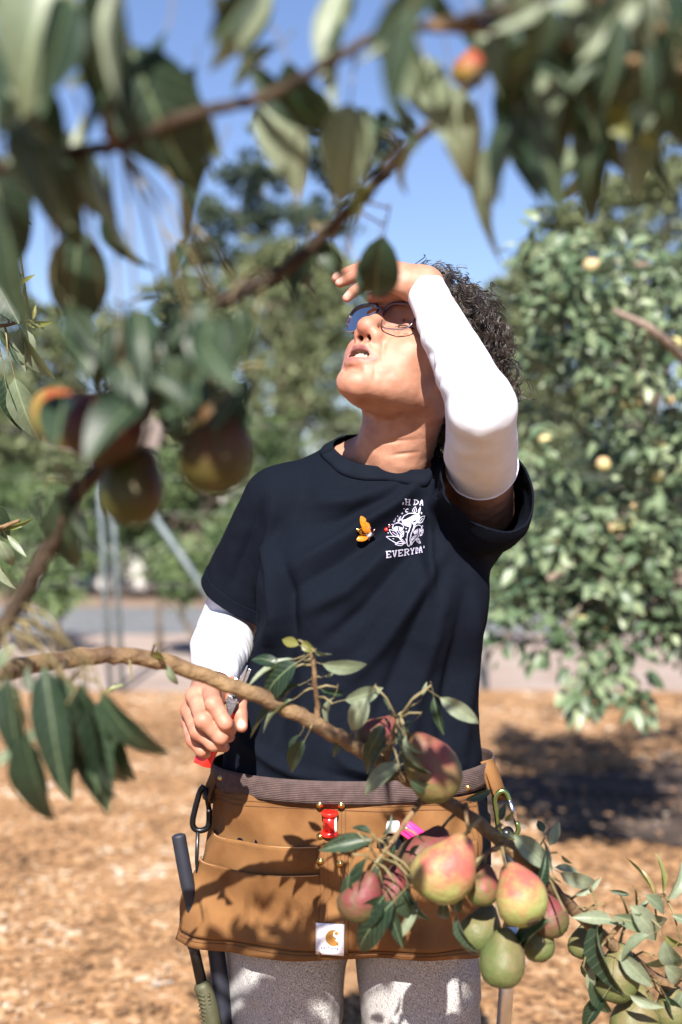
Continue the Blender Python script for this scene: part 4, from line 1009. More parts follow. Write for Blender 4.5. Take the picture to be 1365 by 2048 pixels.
shirt = link('t_shirt', me, person)
md = shirt.modifiers.new('thickness', 'SOLIDIFY'); md.thickness = .0016; md.offset = -1
loop = [v.co.copy() for e in bm.edges if e.is_boundary for v in e.verts if abs((v.co - COL_P).dot(COL_N)) < .004 and -.07 < v.co.x < .1275 and v.co.z > 1.27 and v.co.y > 1.90]
ctr = sum(loop, Vector()) / len(loop); e1 = Vector((1, 0, 0)); e1 = (e1 - COL_N * e1.dot(COL_N)).normalized(); e2 = COL_N.cross(e1)
ang = np.array([math.atan2((v - ctr).dot(e2), (v - ctr).dot(e1)) for v in loop]); rad_ = np.array([math.hypot((v - ctr).dot(e1), (v - ctr).dot(e2)) for v in loop])
A_ = np.linspace(-math.pi, math.pi, 72, endpoint=False); ra = []
for a_ in A_:
    w_ = np.exp(-((np.angle(np.exp(1j * (ang - a_)))) / .16) ** 2); ra.append((w_ * rad_).sum() / (w_.sum() + 1e-9))
ra = np.array(ra); ra = (np.roll(ra, 1) + ra + np.roll(ra, -1)) / 3
rows = []
for off_, up_, in_ in ((.0, .0062, -.0030), (.0010, .0068, -.0010), (.0034, .0035, .0018), (.0036, -.003, .0050), (.0034, -.010, .0090), (.0008, -.015, .0115)):
    r_ = []
    for k in range(73):
        a_ = A_[k % 72]; d_ = e1 * math.cos(a_) + e2 * math.sin(a_)
        q_ = ctr + d_ * (ra[k % 72] + in_) + COL_N * up_
        lo_, n_, i_, ds_ = SHIRT.find_nearest(q_)
        if lo_ is not None and up_ < .003 and ds_ < .03: q_ = lo_ + (n_ if n_.dot(d_ + COL_N) > 0 else -n_) * off_
        r_.append(q_)
    rows.append(r_)
for r_ in rows:                                   # even out the band
    for _ in range(4):
        c_ = [q.copy() for q in r_[:72]]
        for k in range(72): r_[k] = (c_[k - 1] + c_[k] * 2 + c_[(k + 1) % 72]) / 4
    r_[72] = r_[0].copy()
MB().grid(rows).build('collar', M_rib, shirt, solid=.0012)
band('sleeve_hem', SR_END.tolist(), hR, .020, lambda c: (c - Vector(SR_END.tolist())).length < .12 and c.x < -.095, .0010, M_navy, shirt)
band('sleeve_hem', SL_C.tolist(), hL, .020, lambda c: (c - Vector(SL_C.tolist())).length < .150 and c.x > .10 and c.y < 1.975, .0010, M_navy, shirt)
bm.free()
def shirt_hit(px, py, off=.0012):
    d = Vector(((px - 682.5) / FPX, 1, -(py - 1024) / FPX)).normalized()
    loc, n, i, dist = SHIRT.ray_cast(Vector((0, 0, HCAM)), d)
    if loc is None: return P(px, py, 1.92)
    if n.dot(d) > 0: n = -n
    return loc + n * off

# ---- print on the chest (white line drawing of mushrooms with lettering)
M_print = mat('white shirt print', (.38, .36, .50), (.50, .48, .62), scale=300, rough=.8)
def CR(x, y): return (690 + x / 7.184, 980 + y / 7.184)
pr = MB()
def stroke(pts, wd=9, closed=False, sub=4):
    pts = [tuple(p) for p in pts]
    if closed: pts = pts + [pts[0]]
    sp = spline([(x, y, 0) for x, y in pts], sub) if len(pts) > 2 else [np.array((x, y, 0.)) for x, y in pts]
    a, b = [], []
    for i in range(len(sp)):
        t = sp[min(i + 1, len(sp) - 1)] - sp[max(i - 1, 0)]; n = np.array([-t[1], t[0]]); n = n / (np.linalg.norm(n) + 1e-9)
        p = sp[i][:2]
        a.append(shirt_hit(*CR(*(p + n * wd / 2)))); b.append(shirt_hit(*CR(*(p - n * wd / 2))))
    pr.grid([a, b])
def poly(pts):
    c = np.mean(np.array(pts), 0)
    vs_ = [shirt_hit(*CR(*c))] + [shirt_hit(*CR(*p)) for p in pts]; n = len(pts)
    pr.add(vs_, [(0, 1 + i, 1 + (i + 1) % n) for i in range(n)])
def leaf_o(x0, y0, x1, y1, wd):
    dx, dy = x1 - x0, y1 - y0; nx, ny = -dy, dx; L_ = math.hypot(dx, dy); nx, ny = nx / L_ * wd, ny / L_ * wd
    stroke([(x0, y0), (x0 + dx * .35 + nx, y0 + dy * .35 + ny), (x0 + dx * .7 + nx * .7, y0 + dy * .7 + ny * .7), (x1, y1)])
    stroke([(x0, y0), (x0 + dx * .35 - nx, y0 + dy * .35 - ny), (x0 + dx * .7 - nx * .7, y0 + dy * .7 - ny * .7), (x1, y1)])
    stroke([(x0, y0), (x0 + dx * .65, y0 + dy * .65)], 8)
stroke([(820, 440), (850, 385), (920, 345), (1000, 345), (1060, 350)], 11)
stroke([(1060, 350), (1070, 390), (1055, 440), (1030, 480)], 11)
poly([(820, 440), (880, 430), (940, 400), (1000, 365), (1060, 355), (1060, 400), (1030, 470), (1000, 515), (975, 500), (960, 450), (945, 500), (925, 540), (870, 525), (835, 490)])
stroke([(960, 445), (945, 530), (900, 630), (885, 720), (895, 790), (915, 805), (935, 770), (930, 700), (950, 620), (985, 540), (995, 470)], 11)
stroke([(690, 560), (695, 510), (740, 480), (800, 485), (845, 520), (852, 555)], 11)
poly([(692, 560), (740, 530), (755, 530), (770, 590), (745, 605), (715, 590)]); poly([(775, 530), (850, 555), (835, 590), (800, 600)])
stroke([(760, 530), (775, 600), (805, 640)], 10); stroke([(790, 560), (800, 600), (830, 620)], 10)
stroke([(975, 590), (1000, 530), (1050, 505), (1100, 520), (1110, 560)], 11)
poly([(970, 600), (1030, 560), (1045, 550), (1030, 620), (995, 640)]); poly([(1060, 550), (1112, 560), (1090, 600), (1055, 615)])
stroke([(1040, 560), (1030, 640), (960, 720), (935, 780)], 10); stroke([(1065, 560), (1055, 650), (985, 730), (945, 790)], 10)
leaf_o(870, 760, 600, 680, 42); leaf_o(850, 760, 720, 780, 28); leaf_o(780, 680, 640, 575, 34); leaf_o(800, 690, 850, 595, 20)
leaf_o(770, 465, 800, 380, 20); leaf_o(1050, 480, 1165, 370, 30); leaf_o(1000, 345, 1015, 245, 26); leaf_o(1060, 350, 1090, 250, 14)
leaf_o(1010, 705, 1100, 765, 22); leaf_o(1085, 660, 1135, 560, 22); leaf_o(945, 720, 1010, 650, 14)
stroke([(870, 700), (880, 740), (890, 790)], 9); stroke([(780, 680), (800, 720), (860, 770)], 9); stroke([(950, 770), (1000, 715), (1060, 690)], 9)
stroke([(690, 455), (715, 440), (725, 395)], 7); stroke([(715, 465), (700, 430)], 7)
for x, y, r_ in ((820, 335, 20), (1108, 338, 20), (885, 565, 16)):
    poly([(x, y - r_), (x + r_ * .25, y - r_ * .25), (x + r_, y), (x + r_ * .25, y + r_ * .25), (x, y + r_), (x - r_ * .25, y + r_ * .25), (x - r_, y), (x - r_ * .25, y - r_ * .25)])
for x, y in ((845, 262), (753, 372), (680, 495), (628, 625), (1120, 515), (882, 605), (945, 660)):
    poly([(x + 9 * math.cos(a), y + 9 * math.sin(a)) for a in np.linspace(0, 5.5, 7)])
stroke([(908, 270), (878, 275), (870, 295), (885, 318), (910, 318)], 13)
GL = {  # slab letters: strokes on a 0..1 box
 'E': [[(.18, 0), (.18, 1)], [(0, .05), (.9, .05)], [(.18, .5), (.7, .5)], [(0, .95), (.9, .95)], [(.88, .0), (.88, .25)], [(.88, .75), (.88, 1)]],
 'V': [[(.2, 0), (.5, 1), (.8, 0)], [(0, .05), (.4, .05)], [(.62, .05), (1, .05)]],
 'R': [[(.2, 0), (.2, 1)], [(0, .05), (.65, .05)], [(.65, .05), (.9, .27), (.6, .5), (.2, .5)], [(.5, .5), (.85, .95), (1, .95)], [(0, .95), (.42, .95)]],
 'Y': [[(.15, 0), (.5, .5), (.85, 0)], [(.5, .5), (.5, 1)], [(0, .05), (.35, .05)], [(.65, .05), (1, .05)], [(.28, .95), (.72, .95)]],
 'D': [[(.2, 0), (.2, 1)], [(0, .05), (.5, .05)], [(.5, .05), (.95, .45), (.5, .95)], [(0, .95), (.5, .95)]],
 'A': [[(.15, 1), (.5, 0), (.85, 1)], [(.3, .65), (.7, .65)], [(0, .95), (.35, .95)], [(.65, .95), (1, .95)]],
 'H': [[(.2, 0), (.2, 1)], [(.8, 0), (.8, 1)], [(.2, .5), (.8, .5)], [(0, .05), (.4, .05)], [(.6, .05), (1, .05)], [(0, .95), (.4, .95)], [(.6, .95), (1, .95)]],
 "'": [[(.5, 0), (.6, .35)]], ',': [[(.7, .6), (.4, 1.0)]],
}
def lettering(txt, p0, p1, h, ws, wd=15, slope=0):
    tot = sum(ws); x0, y0 = p0; acc = 0
    ux, uy = (p1[0] - x0) / tot, (p1[1] - y0) / tot
    for ch, w_ in zip(txt, ws):
        if ch != ' ':
            for st in GL[ch]:
                st = [(x0 + ux * (acc + w_ * .06 + w_ * .86 * a) - uy * 0 + 0, y0 + uy * (acc + w_ * a) - h * (1 - b)) for a, b in st]
                if len(st) == 2: st = [st[0], ((st[0][0] + st[1][0]) / 2, (st[0][1] + st[1][1]) / 2), st[1]]
                stroke(st, wd, sub=3)
        acc += w_
lettering("EVERYDA'", (585, 975), (1160, 897), 92, [1, 1, 1, 1.05, .85, .80, .80, .30], 14)
lettering(',H DA', (805, 205), (1140, 228), 85, [.5, 1, .35, 1, .75], 14)
pr.build('chest_print', M_print, shirt, smooth=True)

# ---- white arm sleeves
M_white = fabric('white stretch fabric', (.60, .60, .67), (.66, .66, .72), 1200, .10, rough=.75, spec=.25, nscale=30)
M_white.node_tree.nodes['Principled BSDF'].inputs['Subsurface Weight'].default_value = .05
def arm_sleeve(name, chain, rads, lo, hi, h, wrinkles, cuts):
    F2 = Field()
    for cs, rs_ in (chain if isinstance(chain[0], tuple) else [(chain, rads)]): F2.chain(cs, rs_, .030)
    V, Q = surface(F2, axis((lo[0], hi[0], h)), axis((lo[1], hi[1], h)), axis((lo[2], hi[2], h)))
    V = relax(V, Q, 5); N2 = normals(V, Q)
    V = V + N2 * wrinkles(V, N2)[:, None]
    b3 = bmesh.new(); bv = [b3.verts.new(v) for v in V.tolist()]
    for q in Q.tolist():
        try: b3.faces.new([bv[i] for i in q])
        except ValueError: pass
    for (p, n, rg) in cuts:
        pv, nv = Vector(p), Vector(n).normalized()
        fs = [f for f in b3.faces if (f.calc_center_median() - pv).length < rg]
        bmesh.ops.bisect_plane(b3, geom=fs + list({e for f in fs for e in f.edges}) + list({v for f in fs for v in f.verts}), plane_co=pv, plane_no=nv, dist=1e-6)
        dead = [f for f in b3.faces if (f.calc_center_median() - pv).dot(nv) > 0 and (f.calc_center_median() - pv).length < rg]
        bmesh.ops.delete(b3, geom=dead, context='FACES')
    loose = [v for v in b3.verts if not v.link_faces]; bmesh.ops.delete(b3, geom=loose, context='VERTS')
    me = bpy.data.meshes.new(name); b3.to_mesh(me); b3.free(); me.materials.append(M_white)
    me.polygons.foreach_set('use_smooth', [True] * len(me.polygons))
    o = link(name, me, person); md = o.modifiers.new('thickness', 'SOLIDIFY'); md.thickness = .0014; md.offset = -1
    return o
def pleats(V, N2, A, B, amp, freq, lo=0, hi=1, side=None):
    """ring wrinkles between two points of the arm"""
    e, t = segdist(V, A, B); w_ = np.exp(-((t - (lo + hi) / 2) / ((hi - lo) / 2 + 1e-6)) ** 4)
    ph = t * freq * 6.283 + 2.2 * vnoise(V * 26) * 2
    m = w_ * amp * np.abs(np.sin(ph / 2)) ** .7 * np.clip(vnoise(V * 34 + 9) * 2.6 - .7, 0, 1.4)
    if side is not None: m = m * np.clip(N2 @ np.array(side) * .9 + .25, 0, 1)
    return m
dL = (WR_L - EL_L) / np.linalg.norm(WR_L - EL_L)
hemL = SH_L + (EL_L - SH_L) * .42
def wrL(V, N2):
    w_ = pleats(V, N2, EL_L, WR_L, .0034, 9, -.10, .85, (-.85, -.1, -.35))
    w_ += pleats(V, N2, SH_L, EL_L, .0028, 5, .80, 1.1, (-.9, -.1, .3))
    e, t = segdist(V, WR_L + [.03, -.03, .02], WR_L - dL * .10 + [.0, -.03, .005])
    w_ += .0055 * np.exp(-(e / .010) ** 2)
    w_ += (vnoise(V * 70) - .5) * .0012 + (vnoise(V * 18) - .5) * .004 - .004 * np.exp(-(np.linalg.norm(V - (EL_L + [-.012, -.045, -.014]), axis=1) / .014) ** 2)
    return w_
arm_sleeve('arm_sleeve', [([hemL - up_l * .03, hemL, EL_L - up_l * .05, EL_L - up_l * .012 + [.002, 0, .002]], [.0490, .0482, .0440, .0375]),
            ([EL_L + [.001, .004, .002], EL_L * .72 + WR_L * .28, EL_L * .4 + WR_L * .6, WR_L - dL * .012, WR_L + dL * .04], [.0370, .0368, .0315, .0258, .0255])], None,
           (.0, 1.66, 1.20), (.27, 2.0, 1.63), .0026, wrL,
           [(hemL, -up_l + np.array([.05, 0, .0]), .08), (WR_L + dL * .010 + [-.010, 0, 0], dL + np.array([-.75, -.1, -.1]), .12), (WR_L - dL * .004, dL, .10)])
hr_ = Vector(hemL.tolist()); ua_ = Vector(up_l.tolist()); ha_ = (-ua_ + Vector((.05, 0, 0))).normalized(); hx_ = ha_.orthogonal().normalized(); hy_ = ha_.cross(hx_)
sl_ = [o for o in person.children if o.name.startswith('arm_sleeve')][0]
_slb = BVHTree.FromPolygons([tuple(v.co) for v in sl_.data.vertices], [tuple(f.vertices) for f in sl_.data.polygons])
ring_ = []
for k in range(65):
    a_ = 2 * math.pi * k / 64; q_ = hr_ + ua_ * .0035 + (hx_ * math.cos(a_) + hy_ * math.sin(a_)) * .05; lo_, n_, i_, d_ = _slb.find_nearest(q_); ring_.append(lo_)
MB().tube(ring_, .0016, 8, caps=False).build('hem', M_white, sl_)
dR = (WR_R - EL_R) / np.linalg.norm(WR_R - EL_R)
def wrR(V, N2):
    w_ = pleats(V, N2, EL_R, WR_R, .0030, 11, .35, .95, (.2, -.5, .8)) + pleats(V, N2, EL_R, WR_R, .005, 9, .80, 1.08, (.3, -.5, .8))
    return w_ + (vnoise(V * 50) - .5) * .0018
arm_sleeve('arm_sleeve', [SH_R * .5 + EL_R * .5, EL_R, EL_R * .65 + WR_R * .35, EL_R * .2 + WR_R * .8, WR_R + dR * .02], [.046, .043, .0455, .0330, .0262],
           (-.26, 1.84, .95), (-.05, 2.22, 1.24), .0026, wrR, [(WR_R + dR * .020, dR, .06), (SH_R * .48 + EL_R * .52, SH_R - EL_R, .07)])

# ---- trousers and shoes
def trouser_mat():
    m = mat('grey patterned trousers', (.20, .19, .20), rough=.8, spec=.2)
    nt = m.node_tree; N = nt.nodes.new; L = nt.links.new; b = nt.nodes['Principled BSDF']
    tc = N('ShaderNodeTexCoord')
    n = N('ShaderNodeTexNoise'); n.inputs['Scale'].default_value = 16; n.inputs['Detail'].default_value = 1; L(tc.outputs['Object'], n.inputs['Vector'])
    wv = N('ShaderNodeTexWave'); wv.inputs['Scale'].default_value = 135; wv.inputs['Distortion'].default_value = 14; wv.inputs['Detail'].default_value = 1.5
    wv.inputs['Detail Scale'].default_value = 1.3; wv.inputs['Detail Roughness'].default_value = .6
    mp = N('ShaderNodeMapping'); mp.inputs['Rotation'].default_value = (.3, .2, .9); L(tc.outputs['Object'], mp.inputs[0])
    L(mp.outputs[0], wv.inputs['Vector'])
    r = N('ShaderNodeValToRGB'); r.color_ramp.elements[0].position = .42; r.color_ramp.elements[1].position = .58
    r.color_ramp.elements[0].color = rgb(.24, .228, .222); r.color_ramp.elements[1].color = rgb(.47, .455, .45)
    L(wv.outputs['Fac'], r.inputs[0]); L(r.outputs[0], b.inputs['Base Color'])
    return m
M_trouser = trouser_mat()
F_ = Field()
F_.loft([.70, .78, .86], [.017] * 3, [2.045] * 3, [.182, .178, .170], [.122, .118, .11], .03)
for cxs in ([-.092, -.090, -.084, -.077, -.071], [.124, .122, .116, .109, .103]):
    F_.loft([.05, .3, .48, .62, .74], cxs, [2.06, 2.055, 2.05, 2.05, 2.05], [.066, .072, .082, .0900, .092], [.075, .078, .088, .102, .102], .010)
V, Q = surface(F_, axis((-.24, .28, .006)), axis((1.88, 2.22, .006)), axis((.03, .88, .006)))
V = relax(V, Q, 2); N_ = normals(V, Q)
V = V + N_ * ((vnoise(V * [24, 24, 12]) - .5) * .012 + (vnoise(V * 50 + 5) - .5) * .004)[:, None]
trs = link('trousers', quad_mesh('trousers', V, Q, M_trouser), person)
M_shoe = mat('work boot leather', (.06, .04, .03), (.10, .07, .05), scale=30, rough=.6, bump=.2)
for x in (-.080, .112):
    F2 = Field(); F2.chain([(x, 2.09, .06), (x, 2.0, .052), (x, 1.90, .045)], [.048, .046, .044], .02); F2.chain([(x, 2.08, .06), (x, 2.075, .14)], [.048, .05], .03)
    F2.box((x, 2.0, -.03), (.12, .2, .04), .005, .004, 's')
    V, Q = surface(F2, axis((x - .07, x + .07, .005)), axis((1.83, 2.16, .005)), axis((-.01, .22, .005)))
    link('shoe', quad_mesh('shoe', V, Q, M_shoe), person)

# ================================================================== worn and carried things
def canvas_mat():
    m = mat('brown duck canvas', (.125, .055, .019), (.235, .115, .044), scale=11, rough=.85, spec=.15, detail=9)
    nt = m.node_tree; N = nt.nodes.new; L = nt.links.new; b = nt.nodes['Principled BSDF']
    tc = N('ShaderNodeTexCoord'); n = N('ShaderNodeTexNoise'); n.inputs['Scale'].default_value = 1100; n.inputs['Detail'].default_value = 1
    L(tc.outputs['Object'], n.inputs['Vector']); bp = N('ShaderNodeBump'); bp.inputs['Strength'].default_value = .3; bp.inputs['Distance'].default_value = .003
    L(n.outputs['Fac'], bp.inputs['Height']); L(bp.outputs[0], b.inputs['Normal'])
    return m
M_canvas = canvas_mat()
M_band = mat('mauve brown knit webbing', (.070, .048, .046), (.100, .068, .064), scale=90, rough=.9, spec=.15)
nt = M_band.node_tree; tc_ = nt.nodes.new('ShaderNodeTexCoord'); wv_ = nt.nodes.new('ShaderNodeTexWave'); wv_.bands_direction = 'Z'; wv_.inputs['Scale'].default_value = 130; wv_.inputs['Distortion'].default_value = 1.5
bp_ = nt.nodes.new('ShaderNodeBump'); bp_.inputs['Strength'].default_value = .5; bp_.inputs['Distance'].default_value = .002
nt.links.new(tc_.outputs['Object'], wv_.inputs['Vector']); nt.links.new(wv_.outputs['Fac'], bp_.inputs['Height']); nt.links.new(bp_.outputs[0], nt.nodes['Principled BSDF'].inputs['Normal'])
M_brass = mat('brass', (.55, .38, .14), rough=.28, metal=1.0)
M_thread = mat('dark stitching', (.13, .055, .02), rough=.9)
M_thread2 = mat('pale stitching', (.42, .24, .12), rough=.9)
CXA, CYA = .017, 2.040
def AP(u, v, off=0.0, z_top=.868):
    """point on the apron: u across (0 left edge .. 1 right edge), v down"""
    ph = math.radians(-80 + 138 * u)
    fl = .042 * v ** 1.3 * max(0, 1 - u / .30) ** 1.4 + .012 * v * max(0, (u - .75) / .25)
    k = .0045 * math.sin(u * 15 + 1.3) * v ** 1.5 + .0012 * math.sin(u * 41 + v * 3) * v * v + .004 * math.sin(u * 9 - v * 6) + .0035 * math.sin(u * 23 + v * 11 + 2 * math.sin(u * 7)) + .0022 * math.sin(u * 13 - v * 17 + 1)
    rx = .197 + .012 * v; ry = .141 + .012 * v
    n = Vector((math.sin(ph) / rx, -math.cos(ph) / ry, 0)).normalized()
    p = Vector((CXA + rx * math.sin(ph), CYA - ry * math.cos(ph), z_top - .215 * v + .006 * math.sin(u * 3.1 + .2) - .006))
    return p + n * (fl + k + off)
apron = empty('waist_apron', (CXA, 1.9, .66)); tag(apron, 'brown canvas waist apron with pockets and brass rivets tied over the shirt', 'apron')
def sheet(name, u0, u1, v0f, v1f, off, parent, m=M_canvas, nu=46, nv=22, thick=.0016, gape=0.0):
    rows = []
    for j in range(nv + 1):
        r = []
        for i in range(nu + 1):
            u = u0 + (u1 - u0) * i / nu; a, b = v0f(u), v1f(u); t = j / nv
            g = gape * (1 - t) ** 3 * math.sin(math.pi * min(1, max(0, i / nu))) ** .7
            r.append(AP(u, a + (b - a) * t, off + g))
        rows.append(r)
    return MB().grid(rows).build(name, m, parent, solid=thick)
apron_panel = sheet('panel', 0, 1, lambda u: 0, lambda u: 1 + .015 * math.sin(u * 7), 0, apron, nu=90, nv=40)
sheet('back_pocket', .045, .492, lambda u: .285 + .015 * math.sin((u - .045) / .447 * math.pi), lambda u: .90, .0022, apron, gape=.008)
sheet('front_pocket', .020, .495, lambda u: .455 + .03 * math.sin((u - .02) / .475 * math.pi), lambda u: .93, .0050, apron, gape=.007)
sheet('front_pocket', .56, .965, lambda u: .44 + .075 * math.sin((u - .56) / .405 * math.pi) ** .6, lambda u: .93, .0048, apron, gape=.007)
sheet('back_pocket', .56, .965, lambda u: .275 + .05 * math.sin((u - .56) / .405 * math.pi), lambda u: .90, .0022, apron, gape=.006)
sheet('centre_strip', .490, .565, lambda u: .30, lambda u: .955, .0066, apron, nu=8)
# hems and stitching
def seam(pts, m=M_thread, r=.0006, name='seam', parent=apron): MB().tube(pts, r, 5).build(name, m, parent)
seam([AP(u, .045, .0022) for u in np.linspace(.01, .99, 60)]); seam([AP(u, .075, .0022) for u in np.linspace(.01, .99, 60)])
seam([AP(u, .945, .0024) for u in np.linspace(.02, .98, 60)]); seam([AP(u, .965, .0024) for u in np.linspace(.02, .98, 60)])
for u in (.500, .512, .545, .556): seam([AP(u, v, .0080) for v in np.linspace(.31, .94, 30)])
for u in (.500, .512, .545, .556): seam([AP(u, v, .0022) for v in np.linspace(.05, .29, 12)])
for u in (.955, .975): seam([AP(u, v, .0026) for v in np.linspace(.04, .9, 30)])
seam([AP(u, .462 + .03 * math.sin((u - .02) / .475 * math.pi), .0068 + .0055 * math.sin(math.pi * (u - .02) / .475) ** .7) for u in np.linspace(.03, .485, 40)], M_thread2, .0009, 'pocket_edge')
seam([AP(u, .290 + .015 * math.sin((u - .045) / .447 * math.pi), .0042 + .0065 * math.sin(math.pi * (u - .045) / .447) ** .7) for u in np.linspace(.055, .485, 40)], M_thread2, .0009, 'pocket_edge')
seam([AP(u, .445 + .075 * math.sin((u - .56) / .405 * math.pi) ** .6, .0068 + .0055 * math.sin(math.pi * (u - .56) / .405) ** .7) for u in np.linspace(.57, .955, 40)], M_thread2, .0009, 'pocket_edge')
rows = []
for z_, o_ in ((.894, .0045), (.887, .0060), (.878, .0064), (.869, .0060), (.862, .0045)):
    rows.append([Vector((CXA + (.1955 + o_) * math.sin(a), CYA - (.1395 + o_) * math.cos(a), z_ - .003 * math.cos(a) + .010 * max(0, math.sin(a)) ** 3)) for a in np.linspace(-math.pi, math.pi, 120)])
MB().grid(rows).build('waistband', M_band, apron, solid=.002)
dg = bpy.context.evaluated_depsgraph_get()
_v, _q = [], []
for o in apron.children:
    if o.name.split('.')[0] in ('panel', 'front_pocket', 'back_pocket', 'centre_strip', 'waistband'):
        b0 = len(_v); _v += [tuple(v.co) for v in o.data.vertices]; _q += [tuple(i + b0 for i in f.vertices) for f in o.data.polygons]
APB = BVHTree.FromPolygons(_v, _q)
def apron_hit(px, py, off=.001):
    d = Vector(((px - 682.5) / FPX, 1, -(py - 1024) / FPX)).normalized()
    loc, n, i, dist = APB.ray_cast(Vector((0, 0, HCAM)), d)
    if loc is None: return P(px, py, 1.9), Vector((0, -1, 0))
    if n.dot(d) > 0: n = -n
    return loc + n * off, n
rv = MB().lathe((0, 0, 0), (0, 0, 1), [(0, .0052), (.0012, .0052), (.0016, .0036), (.0034, .0030), (.0044, .0016)], 14).mesh('rivet', M_brass)
for px, py in ((640, 1609), (683, 1610), (641, 1673), (642, 1722), (681, 1727), (443, 1556), (935, 1574), (975, 1536)):
    q, n = apron_hit(px, py, .0005); o = link('rivet', rv, apron); o.matrix_world = Matrix.Translation(q) @ n.to_track_quat('Z', 'Y').to_matrix().to_4x4()
# sewn label
M_label = mat('white woven label', (.66, .65, .72), (.72, .71, .78), scale=200, rough=.85)
M_logo = mat('label ink brown', (.36, .17, .03), rough=.8); M_ink = mat('label ink dark', (.05, .03, .05), rough=.8)
def onap(x, y, off): return apron_hit(600 + x / 4.875, 1580 + y / 4.875, off)[0]
lab = MB().grid([[onap(165 + (438 - 165) * i / 8 - (8 * j / 8), 1288 + (1592 - 1288) * j / 8 + 16 * i / 8, .0022) for i in range(9)] for j in range(9)]).build('label', M_label, apron, solid=.001)
def fan(pts, off, m, name):
    c = np.mean(np.array(pts), 0); vs_ = [onap(*c, off)] + [onap(*p, off) for p in pts]; n = len(pts)
    MB().add(vs_, [(0, 1 + i, 1 + (i + 1) % n) for i in range(n)]).build(name, m, lab)
fan([(332 + 76 * math.cos(a), 1432 + 78 * math.sin(a)) for a in np.linspace(math.radians(52), math.radians(308), 40)] + [(380, 1380), (380, 1512)], .0034, M_logo, 'logo')
fan([(360 + 31 * math.cos(a), 1396 + 30 * math.sin(a)) for a in np.linspace(0, 2 * math.pi, 24, endpoint=False)], .0040, M_label, 'logo')
fan([(364 + 17 * math.cos(a), 1384 + 16 * math.sin(a)) for a in np.linspace(0, 2 * math.pi, 20, endpoint=False)], .0045, M_logo, 'logo')
tcv = bpy.data.curves.new('wordmark', 'FONT'); tcv.body = 'carhartt'; tcv.size = 1.0; tcv.offset = .012
to = bpy.data.objects.new('wordmark_src', tcv); COL.objects.link(to); bpy.context.view_layer.update()
tm = bpy.data.meshes.new_from_object(to.evaluated_get(bpy.context.evaluated_depsgraph_get())); bpy.data.objects.remove(to)
tw = max(v.co.x for v in tm.vertices)
for v in tm.vertices: v.co = onap(208 + v.co.x / tw * 172, 1540 - v.co.y * 46 + v.co.x / tw * 6, .0034)
tm.materials.append(M_ink); link('wordmark', tm, lab)
# loops on the hips that hold the clips
def strap(name, path, width, m, parent, thick=.002, wdir=(0, 1, 0)):
    sp = [Vector(p) for p in spline(path, 8)]; wv = Vector(wdir).normalized() * width / 2
    return MB().grid([[p - wv for p in sp], [p for p in sp], [p + wv for p in sp]]).build(name, m, parent, solid=thick)
strap('hip_loop', [P(974, 1520, 1.985), P(986, 1545, 1.98), P(1000, 1585, 1.975), P(1006, 1595, 1.98), P(1001, 1600, 1.99), P(989, 1580, 1.985), P(975, 1540, 1.98)], .022, M_canvas, apron, wdir=(.75, .55, .1))
M_dweb = mat('black webbing', (.012, .012, .014), rough=.85)
strap('hip_loop', [P(437, 1535, 2.0), P(425, 1565, 2.0), P(415, 1590, 1.995), P(418, 1600, 2.0), P(432, 1570, 2.01), P(440, 1540, 2.01)], .022, M_canvas, apron, wdir=(-.5, .8, .1))

# ---- carabiners
M_cgreen = mat('green anodised aluminium', (.30, .42, .16), rough=.25, metal=1.0); M_gate = mat('bare aluminium', (.72, .72, .78), rough=.22, metal=1.0)
M_black = mat('black anodised aluminium', (.020, .021, .024), rough=.3, metal=.8); M_rubber = mat('navy black rubber', (.010, .012, .022), (.014, .017, .028), scale=60, rough=.6)
def carabiner(label, path, gate, d, m, r):
    c = empty('carabiner', P(*path[0], d)); tag(c, label, 'carabiner')
    sp = spline([P(x, y, d + k * .0) for k, (x, y) in enumerate(path)], 6)
    MB().tube(sp, r, 10).build('frame', m, c)
    g = MB().tube([P(*gate[0], d), P(*gate[1], d)], r * .88, 10).build('gate', M_gate if m is M_cgreen else M_black, c)
    MB().lathe(P(gate[0][0], gate[0][1], d) - Vector((0, r * 1.1, 0)), (0, 1, 0), [(0, r * .5), (r * 2.2, r * .5)], 8).build('pin', M_gate, c)
    return c
carabiner('green carabiner with silver gate on the brown hip loop', [(1019, 1601), (1012, 1585), (1002, 1582), (992, 1592), (990, 1605), (994, 1630), (997, 1655), (1003, 1668), (1014, 1676), (1029, 1673), (1037, 1660), (1034, 1645)], ((1019, 1601), (1034, 1645)), 1.972, M_cgreen, .0036)
carabiner('black carabiner at the hip above the loppers', [(409, 1572), (401, 1582), (394, 1605), (386, 1640), (388, 1655), (398, 1661), (412, 1658), (418, 1648), (419, 1620)], ((419, 1620), (411, 1575)), 1.992, M_black, .0042)

